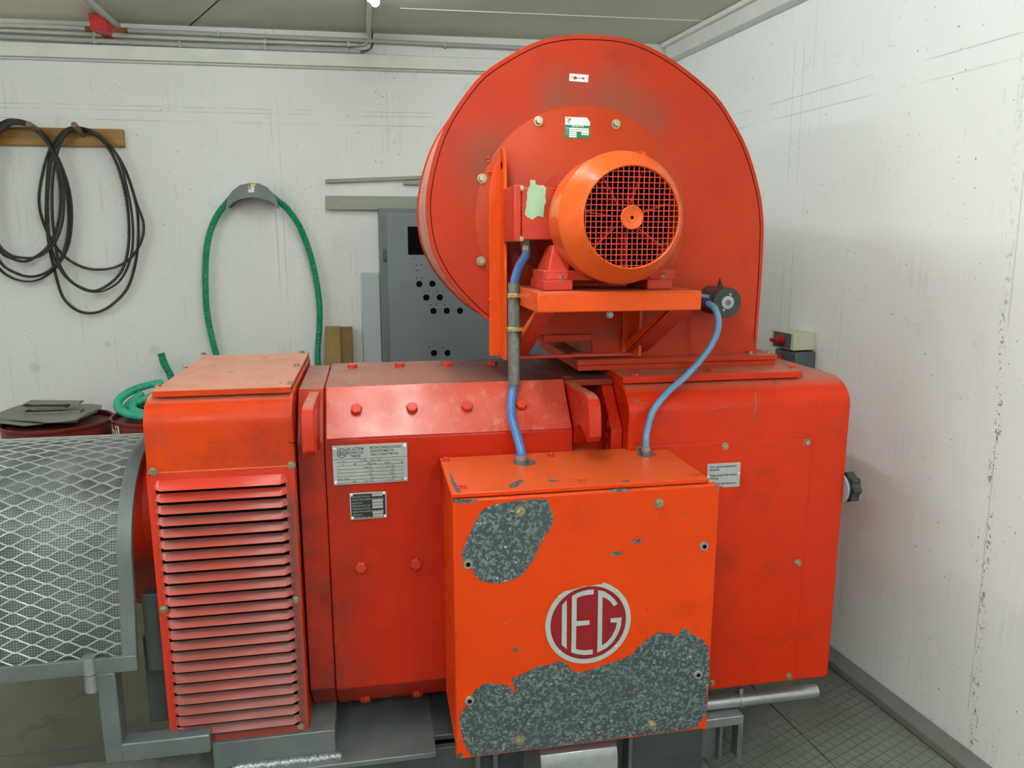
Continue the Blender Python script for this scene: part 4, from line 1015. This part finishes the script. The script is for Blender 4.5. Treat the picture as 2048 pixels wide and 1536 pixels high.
# ================================================================== BACK WALL: BOARD, PEGS, BELTS
def bwbox(px0, py0, px1, py1, d0, d1):
    a, b2 = BW(px0, py0, d1), BW(px1, py1, d1)
    w_ = (b2-a).dot(BWD)
    return MB().obox(Vector((a.x, a.y, b2.z)), BWD*w_, BWN*(d1-d0), (0, 0, a.z-b2.z))
PB = thing('peg_board', 'yellow-brown varnished wall board with two wooden pegs holding drive belts', 'board', BW(120, 272, 0))
MB()
bwbox(-60, 252, 248, 294, 0.001, .028).build('board', WOOD, PB, bevel=.003)
for (ax_, ay_, bx_, by_) in ((84, 268, 57, 248), (166, 270, 148, 249)):
    MB().cyl(BW(ax_, ay_, .025), BW(bx_, by_, .15), .013, 16).build('peg', PEG, PB)
C5 = lambda x, y: (x/3.656, 220+y/3.656)
right = [
 ([(560, 125), (700, 165), (830, 290), (915, 430), (975, 600), (1008, 760), (1012, 950), (990, 1130), (930, 1310), (800, 1440), (680, 1487), (560, 1465), (460, 1370), (405, 1200), (360, 1000), (338, 800), (340, 600), (355, 400), (400, 240), (470, 150)], .050, 'longest toothed drive belt on the right peg, hanging lowest'),
 ([(570, 130), (720, 190), (835, 300), (930, 470), (1000, 680), (1050, 830), (1035, 960), (960, 1080), (850, 1150), (720, 1170), (600, 1150), (480, 1080), (380, 960), (305, 790), (285, 640), (310, 470), (355, 310), (420, 200), (490, 145)], .064, 'toothed drive belt on the right peg whose loop bulges out on both sides'),
 ([(580, 130), (740, 210), (850, 380), (915, 600), (942, 800), (940, 1000), (900, 1160), (820, 1260), (700, 1325), (590, 1300), (490, 1230), (410, 1110), (360, 950), (345, 700), (355, 500), (385, 320), (450, 200), (510, 150)], .078, 'narrow drive belt on the right peg, innermost at its right side'),
 ([(600, 130), (740, 195), (860, 340), (935, 600), (970, 830), (962, 1050), (890, 1230), (770, 1318), (650, 1325), (530, 1262), (440, 1140), (400, 960), (380, 700), (388, 480), (425, 290), (480, 180), (540, 140)], .092, 'smooth drive belt on the right peg, between the inner and outer loops')]
left_ = [
 ([(100, 70), (210, 92), (300, 160), (375, 265), (450, 410), (508, 600), (523, 800), (495, 1000), (400, 1160), (270, 1245), (130, 1243), (0, 1165), (-80, 1000), (-120, 700), (-90, 350), (-30, 140), (30, 85)], .058, 'wide drive belt on the left peg, hanging furthest down of those there'),
 ([(120, 80), (230, 105), (335, 190), (405, 310), (470, 500), (500, 700), (498, 900), (450, 1080), (350, 1185), (230, 1222), (100, 1188), (0, 1110), (-90, 900), (-110, 500), (-60, 220), (20, 110)], .074, 'drive belt on the left peg nested just inside the widest one'),
 ([(130, 90), (250, 125), (350, 230), (405, 380), (440, 560), (440, 740), (405, 900), (335, 1020), (200, 1108), (80, 1085), (0, 1030), (-70, 850), (-90, 500), (-50, 220), (30, 115)], .090, 'shortest toothed drive belt on the left peg'),
 ([(140, 96), (260, 140), (350, 240), (420, 380), (462, 560), (465, 740), (440, 880), (380, 1000), (280, 1075), (170, 1085), (70, 1060), (-10, 985), (-60, 820), (-80, 500), (-40, 230), (40, 122)], .104, 'narrow drive belt on the left peg crossing over the others')]
def belt(pts, off, lab, grp, tooth=True, wd=.011):
    P = resample(spline([BW(*C5(*p), off) for p in pts], 8, True), .0105, True)
    ctr = sum(P, Vector())/len(P)
    mb = MB()
    mb.tube(P, 0, closed=True, prof=[(-wd/2, -.004), (wd/2, -.004), (wd/2, .004), (-wd/2, .004)], up=BWN)
    if tooth:
        for i, p in enumerate(P):
            t = (P[(i+1) % len(P)]-P[i-1]).normalized(); n_ = t.cross(BWN); n_ = n_ if n_.dot(ctr-p) > 0 else -n_
            if i % 1 == 0: mb.obox(p+n_*.003-t*.0022-BWN*wd*.45, t*.0045, n_*.0055, BWN*wd*.9)
    return tag(mb.build('drive_belt', RUBBER, smooth=False), lab, 'belt', grp)
for i, (p, d, l) in enumerate(right): belt(p, d-.01, l, 'drive belts on the right peg', i != 3, .012 if i < 2 else .014)
for i, (p, d, l) in enumerate(left_): belt(p, d-.01, l, 'drive belts on the left peg', i in (2, 3, 1), .018 if i == 0 else .012)

# ---- hose holder and green hose
C7 = lambda x, y: (400+x/3.7462, 350+y/3.7463)
HHd = thing('hose_holder', 'curved galvanised saddle on the wall holding the green hose', 'holder', BW(505, 395, 0))
oc = [(192, 255), (200, 215), (207, 170), (240, 120), (300, 75), (370, 60), (440, 62), (500, 90), (540, 130), (572, 180), (596, 255)]
ic = [(575, 250), (560, 225), (500, 190), (440, 172), (380, 168), (310, 178), (250, 205), (215, 235), (200, 258)]
MB().prism([BW(*C7(*p), .13) for p in oc+ic], BWN*.003).build('front_lip', STEELP, HHd)
P = [BW(*C7(*p), .06) for p in spline([Vector((x, y, 0)) for x, y in [(215, 240), (250, 200), (310, 172), (380, 162), (440, 166), (500, 184), (560, 222)]], 3) for p in [(p.x, p.y)]]
mb = MB(); n = len(P)
for off in (-.06, .07):
    mb.v += [p-BWN*off for p in P]
    mb.v += [p-BWN*off+Vector((0, 0, -.003)) for p in P]
for i in range(n-1): mb.f += [(i, i+1, 2*n+i+1, 2*n+i), (n+i+1, n+i, 3*n+i, 3*n+i+1)]
mb.build('saddle', STEELP, HHd)
MB().prism([BW(*C7(*p), .132) for p in ((360, 85), (405, 85), (405, 130), (362, 130))], BWN*.001).build('label_sticker', WHITE, HHd)
MB().prism([BW(*C7(*p), .1335) for p in ((380, 66), (415, 66), (415, 82), (380, 82))], BWN*.001).build('label_sticker', plain('sticker_yellow', srgb(226, 206, 60), .5), HHd)
MB().prism([BW(*C7(*p), .1335) for p in ((362, 87), (382, 87), (382, 108), (362, 108))], BWN*.001).build('label_sticker', plain('sticker_pink', srgb(206, 130, 120), .5), HHd)
def hose(pts, r, name, mat, n=10, step=.0046):
    P = resample(spline(pts, n), step)
    return MB().tube(P, r, 12, rf=lambda i: 1.0 if i % 2 else .86).build(name, mat)
hl = [(120, 1340), (80, 1180), (50, 1000), (40, 800), (46, 600), (70, 450), (125, 310), (205, 205)]
hr = [(590, 200), (655, 255), (745, 385), (815, 560), (863, 750), (893, 950), (896, 1130), (882, 1320)]
pl = [BW(*C7(*p), .045) for p in hl]; pr = [BW(*C7(*p), .045) for p in hr]
mid = [BW(*C7(*p), .05) for p in ((290, 118), (380, 100), (480, 120))]
bot_l = [Vector((-.60, 3.95, .55)), pl[0]+Vector((.05, -.03, -.25))]
bot_r = [pr[-1]+Vector((-.02, -.02, -.3)), Vector((-.45, 3.93, .42)), Vector((-.56, 3.93, .36))]
tag(hose(bot_l[::1]+pl+mid+pr+bot_r, .0165, 'garden_hose', GREENH), 'green ribbed hose hanging in a tall loop from the wall saddle', 'hose')

# ---- trunking bars, cabinet, panels, cardboard
o = MB()
a = BW(652, 392, 0); b2 = BW(652, 418, 0)
mb = MB().obox(Vector((a.x, a.y, b2.z))-BWN*.03, BWD*1.6, BWN*.029, (0, 0, a.z-b2.z))
mb.obox(Vector((a.x, a.y, b2.z-.004))-BWN*.033, BWD*1.6, BWN*.004, (0, 0, .028))
tag(mb.build('cable_trunking', TRUNK, bevel=.002), 'wide grey cable trunking on the wall just above the grey cabinet', 'trunking')
a = BW(651, 363, 0); b2 = BW(832, 356, 0); dr = (b2-a).normalized()
tag(MB().obox(a-Vector((0, 0, .009))-BWN*.022, dr*1.3, BWN*.021, (0, 0, .018)).build('cable_duct', TRUNK, bevel=.002), 'narrow grey duct rising slightly to the right above the wide trunking', 'duct')
a = BW(806, 370, 0)
tag(MB().obox(a-BWN*.02, BWD*.5, BWN*.019, (0, 0, .014)).build('cable_duct', TRUNK, bevel=.002), 'short stub of grey duct between the two long ones, left of the blower', 'duct')
CY = 3.80
a = H(760, 416, y=CY); b2 = H(762, 708, y=CY)
cx0, ct = (a.x+b2.x)/2, a.z
CB_ = thing('control_cabinet', 'tall grey steel control cabinet with empty round holes in its door', 'cabinet', (cx0+.4, 3.9, 0))
MB().box(cx0, cx0+.95, CY, 3.985, .002, ct).build('cabinet_body', CABS, CB_, bevel=.004)
dx0 = H(775, 500, y=CY-.02).x
dr_ = MB().box(dx0, cx0+.93, CY-.022, CY-.001, .05, H(800, 426, y=CY-.02).z).build('cabinet_door', CABG, CB_, bevel=.004)
a, b2 = H(815, 453, y=CY-.023), H(900, 509, y=CY-.023)
MB().box(a.x, b2.x, CY-.024, CY-.0215, b2.z, a.z).build('window_opening', BLACK, dr_, smooth=False)
rr = .0155
for px, py in ((838.5, 568), (865, 567.5), (852.5, 595), (879.5, 594.5), (867, 622), (893.5, 621.5), (920, 621.5), (868, 706), (895, 706)):
    MB().lathe([(rr, 0), (rr, .001)], H(px, py, y=CY-.0222), -Y, 24).build('button_hole', BLACK, dr_, smooth=False)
mb = MB()
for px, py in ((838, 541), (833, 541), (828, 516), (833, 530), (843, 530), (834, 556), (844, 556), (848, 583), (858, 583), (875, 583), (886, 583), (862, 610), (872, 610), (889, 610), (859, 694), (886, 694)):
    mb.lathe([(.003, 0), (.003, .001)], H(px, py, y=CY-.0222), -Y, 8)
mb.build('screw_hole', BLACK, dr_, smooth=False)
a, b2 = H(766, 498, y=CY-.01), H(772, 523, y=CY-.01)
MB().box(a.x, b2.x, CY-.012, CY+.001, b2.z, a.z).build('hinge', STEELD, CB_, bevel=.003)
MB().box(a.x, b2.x, CY-.012, CY+.001, .5, .57).build('hinge', STEELD, CB_, bevel=.003)
a = BW(722, 545, .02); b2 = BW(762, 545, .02)
tag(MB().box(a.x, cx0-.003, 3.955, 3.99, .002, a.z).build('sheet_panel', PANELG, bevel=.005), 'pale grey upright sheet panel leaning between cardboard and cabinet', 'panel')
a = BW(650, 655, .10); b2 = BW(705, 655, .10)
cbx = thing('cardboard_box', 'open brown cardboard box by the wall left of the pale grey panel', 'box', (a.x+.06, 3.93, 0))
md = H(679, 655, y=3.90)
MB().box(a.x, md.x, 3.90, 3.99, .002, H(665, 656, y=3.9).z).build('front_side', CARD, cbx)
MB().box(md.x, H(704, 655, y=3.92).x, 3.915, 3.99, .002, H(690, 656, y=3.92).z).build('flap_side', CARDD, cbx)

# ---- ceiling-level conduits, lamp, red box
def pipe(p, r, mat, lab, name='wall_conduit', grp='conduits under the ceiling', clips=()):
    o = MB().tube(p, r, 12).build(name, mat)
    tag(o, lab, 'conduit', grp)
    for c in clips: MB().obox(c-BWD*.006-BWN*(r*1.2)-Vector((0, 0, r*1.25)), BWD*.012, BWN*(r*1.2+.02), (0, 0, r*2.5)).build('conduit_clip', mat, o, bevel=.001)
    return o
pipe([BW(-40, 71, .035), BW(400, 91, .035), BW(721, 103, .035)], .0105, PVCG, 'lowest grey conduit on the back wall, ending in a bare wire loop', clips=[BW(190, 82, .035), BW(360, 89, .035), BW(530, 96, .035), BW(694, 102, .035)])
pipe([BW(-40, 59, .03), BW(400, 79, .03), BW(714, 90, .03)], .0085, PVCW, 'thin pale conduit just above the lowest one', clips=[BW(190, 70, .03), BW(530, 84, .03), BW(697, 89.5, .03)])
pipe([BW(256, 61, .025), BW(740, 82, .025), BW(1200, 103, .025)], .0105, PVCG, 'grey conduit running right from the red box towards the blower', clips=[BW(437, 69, .025), BW(890, 90, .025)])
pipe([BW(-40, 49, .025), BW(90, 53, .025), BW(170, 57, .025)], .0105, PVCW, 'pale conduit to the left of the red box', clips=[])
lampx = .0628
LP0 = H(750, 4, z=2.545)
d0 = Vector((BW(737, 75, .02).x, BW(737, 75, .02).y-.03, ZC-.014))
pipe([Vector((LP0.x-.02, 3.45, ZC-.014)), d0], .012, PVCW, 'pale conduit on the ceiling between lamp and back wall', grp=None)
pts = [d0+Vector((0, -.01, 0)), d0+Vector((0, .015, -.006)), BW(735, 82, .03), BW(728, 89, .03), BW(712, 90, .03)]
tag(MB().tube(spline(pts, 8), .0045, 8).build('lead_wire', PVCW), 'pale bent wire joining the ceiling conduit to the thin wall conduit', 'wire')
pts = [d0+Vector((.02, -.01, .0)), BW(744, 72, .03), BW(745, 88, .03), BW(738, 99, .035), BW(719, 103, .035)]
tag(MB().tube(spline(pts, 8), .0045, 8).build('lead_wire', STEELD), 'dark bent wire dropping to the end of the lowest wall conduit', 'wire')
def lamp(x, y0, y1, lab, mat=None):
    t = thing('tube_lamp', lab, 'lamp', (x, (y0+y1)/2, ZC), 'fluorescent tube lamps on the ceiling')
    MB().box(x-.022, x+.022, y0, y1, ZC-.03, ZC-.001).build('batten', LAMPB, t, bevel=.003)
    MB().cyl((x, y0+.02, ZC-.055), (x, y1-.0, ZC-.055), .0185, 16).build('tube', mat or TUBE, t)
    for yy in (y0+.03, y1-.06): MB().box(x-.008, x+.008, yy, yy+.012, ZC-.036, ZC-.028).build('lamp_holder', LAMPB, t)
    return t
lamp(LP0.x, 1.95, LP0.y, 'white fluorescent tube lamp whose end shows at the top edge of the picture', TUBEF)
lamp(LP0.x, .25, 1.70, 'fluorescent tube lamp above the camera')
lamp(.95, -1.9, -.4, 'fluorescent tube lamp behind the camera, towards the right wall', TUBER)
lamp(-.95, -1.9, -.4, 'added unseen fill tube behind the camera, left of centre', TUBER)  # extra tube put in to brighten the scene from behind
lamp(-2.4, .4, 2.0, 'added unseen fill tube over the left part of the room')  # out-of-view tube added as fill light
RB = thing('alarm_box', 'red box on the wall under the ceiling, behind a slanting grey conduit', 'box', BW(195, 45, 0))
rp_ = [(176, 26), (199, 26), (215, 46), (214, 61), (181, 60)]
RO = 4.0879-3.9102
MB().prism([BW(*p, RO+.02) for p in rp_], BWN*.07).build('casing', REDP, RB, bevel=.003)
MB().obox(BW(195, 60, RO-.02)-BWD*.02, BWD*.04, BWN*(RO-.03), (0, 0, .02)).build('bracket', REDP, RB)
MB().obox(BW(168, 62, .014), BWD*.20, BWN*.013, (0, 0, .022)).build('backplate', plain('rust_red', srgb(176, 96, 60), .6), RB)
pipe([H(243, 60, z=ZC-.013), H(176, 0, z=ZC-.013), H(130, -42, z=ZC-.013)], .0165, PVCG, 'grey conduit slanting across the ceiling in front of the red box', grp=None)

# ================================================================== DRUMS, MATS, HOSE COIL
def drum(cx, cy, lab, zt=.832, r=.22):
    t = thing('oil_drum', lab, 'drum', (cx, cy, 0))
    prof = [(r*.97, 0), (r+.006, .0), (r+.006, .014), (r, .02)]
    for zr in (.27, .54): prof += [(r, zr-.02), (r+.010, zr), (r, zr+.02)]
    prof += [(r, zt-.02), (r+.007, zt-.014), (r+.008, zt-.003), (r+.004, zt), (r-.003, zt-.004), (r-.006, zt-.022)]
    MB().lathe(prof, (cx, cy, 0), Z, 72, False).build('shell', DRUM, t)
    MB().lathe([(r-.004, zt-.024), (0, zt-.022)], (cx, cy, 0), Z, 72, False).build('drum_head', DRUMT, t)
    return t
D1 = drum(-1.397, 3.645, 'maroon oil drum with grey felt mats on top, far left', .81)
d2c = (-.930, 3.60)
D2 = drum(*d2c, 'maroon oil drum marked Mobil, carrying the green hose coil')
mb = MB(); tmp = MB(); text_into(tmp, 'Mobil', .108, (0, 0, 0), X, Z, .9, bold=.002)
R2 = .2205
def on_drum(u, v, th0, z0): th = th0+u/R2; return Vector((d2c[0]+R2*math.sin(th)*1.004, d2c[1]-R2*math.cos(th)*1.004, z0+v))
wM = max(v.x for v in tmp.v)
def cylhit(px, py):
    d = ray(px, py); o_ = Vector((CAM_P.x-d2c[0], CAM_P.y-d2c[1])); dv = Vector((d.x, d.y))
    b_ = o_.dot(dv); a_ = dv.dot(dv); c__ = o_.dot(o_)-R2*R2; t = (-b_-math.sqrt(max(0, b_*b_-a_*c__)))/a_
    return CAM_P+d*t
q = cylhit(241, 884); zt_ = q.z; th0 = math.atan2(q.x-d2c[0], -(q.y-d2c[1]))-wM/R2
mb.v = [on_drum(v.x, v.z, th0, zt_) for v in tmp.v]; mb.f = tmp.f
mb.build('lettering', WHITE, D2, smooth=False)
# felt mats: stack of irregular sheets
def sheet(pts, z, t, jit, name, lab, grp=None, conv=None, droop=0.0):
    P = [H(px, py, z=z) for px, py in pts]; P = resample(P, .03, True)
    mb = MB(); n = len(P); c = sum(P, Vector())/n
    ring0 = [p+Vector((random.uniform(-jit, jit), random.uniform(-jit, jit), 0)) for p in P]
    ring1 = [c.lerp(p, .85) for p in ring0]
    def dz(p):
        d = (Vector((p.x, p.y))-Vector((-1.397, 3.645))).length
        return -max(0, d-.222)*droop+random.uniform(-.001, .001)
    top = [Vector((p.x, p.y, z+t+dz(p))) for p in ring0]; bt = [Vector((p.x, p.y, z+dz(p))) for p in ring0]; it = [Vector((p.x, p.y, z+t)) for p in ring1]
    mb.v = top+bt+it
    for i in range(n):
        j = (i+1) % n
        mb.f += [(i, j, n+j, n+i), (i, 2*n+i, 2*n+j, j)]
    mb.f.append(tuple(2*n+i for i in range(n)))
    return tag(mb.build(name, FELT), lab, 'mat', grp)
g = 'felt mats on the oil drum'
base = [(-30, 838), (8, 818), (60, 803), (205, 812), (202, 817), (150, 842), (100, 846), (40, 841), (0, 836)]
sheet([(-20, 842), (30, 822), (190, 822), (150, 846), (105, 846), (50, 853), (10, 848)], .812, .006, .004, 'felt_mat', 'lowest grey felt mat on the drum, its corner hanging over the rim', g, droop=.5)
sheet([(-25, 840), (20, 818), (200, 818), (195, 824), (150, 843), (105, 844), (40, 842), (5, 840)], .820, .005, .004, 'felt_mat', 'middle grey felt mat of the stack on the drum', g, droop=.2)
sheet(base, .827, .006, .003, 'felt_mat', 'top flat grey felt mat of the stack on the drum', g, droop=.1)
# folded mat
a = H(42, 812, y=3.68); b2 = H(152, 808, y=3.68)
za = .8345
prf = []
L0 = a.x+.02; L1 = b2.x+.02
prf = [(L1, za), (L0+.02, za)]+[(L0+.02-.022*math.sin(t), za+.0125-.0125*math.cos(t)) for t in [PI*k/8 for k in range(9)]]+[(L1-.06, za+.022), (L1-.06, za+.026), (L0+.02, za+.030)]
prf += [(L0+.015-.022*math.sin(t), za+.043-.013*math.cos(t)) for t in [PI*k/8 for k in range(9)]]+[(L1, za+.044)]
prf = [(x, za+(z-za)*.85) for x, z in prf]
P = [Vector((x, 3.66, z)) for x, z in prf]
mb = MB(); n = len(P)
for yy in (0, .06): mb.v += [p+Vector((0, yy, 0)) for p in P]+[p+Vector((0, yy, .006)) for p in P]
for i in range(n-1):
    mb.f += [(i, i+1, 2*n+i+1, 2*n+i), (n+i+1, n+i, 3*n+i, 3*n+i+1), (i+1, i, n+i, n+i+1), (2*n+i, 2*n+i+1, 3*n+i+1, 3*n+i)]
tag(mb.build('felt_mat', FELT, smooth=True), 'folded grey felt mat lying on top of the stack on the drum', 'mat', g)
# hose coil on the second drum
pts = []
for k in range(52):
    t = k/16; a_ = 2*PI*t+1.9
    if t < 1: r_, z_ = .208, .893+.045*math.sin(a_)+.02*t
    elif t < 2: r_, z_ = .155-.01*(t-1), .868+.012*math.sin(a_)
    else: r_, z_ = .185, .850+.008*(t-2)
    pts.append(Vector((d2c[0]+.015+r_*math.cos(a_), d2c[1]+.01+r_*math.sin(a_), z_)))
pts = [p for k, p in enumerate(pts) if k not in (15, 16, 17, 31, 32, 33)]
e = pts[-1]
pts += [e+Vector((.04, .10, .04))]
tag(hose(pts, .0185, 'hose_coil', GREENL, 3, .0055), 'coil of light green ribbed hose lying on the Mobil drum', 'hose')
tail = [BW(322, 706, .12), BW(328, 726, .12), BW(340, 748, .12), BW(358, 778, .13), Vector((-.72, 3.80, .95)), Vector((-.62, 3.84, .7))]
tag(hose(tail, .0185, 'hose_end', GREENH), 'cut end of green hose sticking up behind the end cover', 'hose')

# ================================================================== SWITCH BOXES ON THE RIGHT WALL
def rwbox(c, ly, lx, lz, name, mat, parent, bevel=.004):
    """box on the right wall: c = its near lower corner at the wall"""
    return MB().obox(c, RWD*ly, -RWN*lx, (0, 0, lz)).build(name, mat, parent, bevel=bevel)
c0_ = RW(1630, 700); t0_ = RW(1630, 665)
SB = thing('rotary_switch', 'beige wall switch box with a dark red rotary knob', 'switch', c0_)
lx = .098
b0 = rwbox(c0_, .15, lx, t0_.z-c0_.z, 'switch_housing', BEIGE, SB)
fc = c0_-RWN*(lx+.001)+RWD*.075+Vector((0, 0, (t0_.z-c0_.z)*.5))
MB().obox(fc-RWD*.055-Vector((0, 0, .03)), RWD*.11, -RWN*.002, (0, 0, .06)).build('switch_plate', DGREY, SB)
kb = MB().lathe([(.024, 0), (.022, .016), (.014, .018), (.014, .034)], fc, -RWN, 24).build('knob', REDD, SB)
MB().obox(fc-RWN*.034-RWD*.028-Vector((0, 0, .008)), RWD*.05, -RWN*.010, (0, 0, .016)).build('knob_handle', REDD, kb, bevel=.003)
hz = H(1600, 745, y=2.8).z
c1_ = RW(1630, 745); t1_ = RW(1630, 703)
ES = thing('stop_button', 'dark grey wall box with a red mushroom button under the beige switch', 'switch', c1_)
rwbox(c1_-Vector((0, 0, .04)), .14, .092, t1_.z-c1_.z+.04, 'button_housing', DGREY, ES, .006)
fc = c1_-RWN*.092+RWD*.075+Vector((0, 0, (t1_.z-c1_.z)*.55))
MB().lathe([(.010, 0), (.010, .018), (.024, .018), (.024, .026), (.016, .032)], fc, -RWN, 24).build('mushroom_button', REDD, ES)
q = RW(1630, 728); e_ = MB().lathe([(.011, 0), (.011, .001)], Vector((q.x, q.y, q.z))-RWN*.030-RWD*.0005, -RWD, 20).build('cable_entry', BLACK, ES, smooth=False)
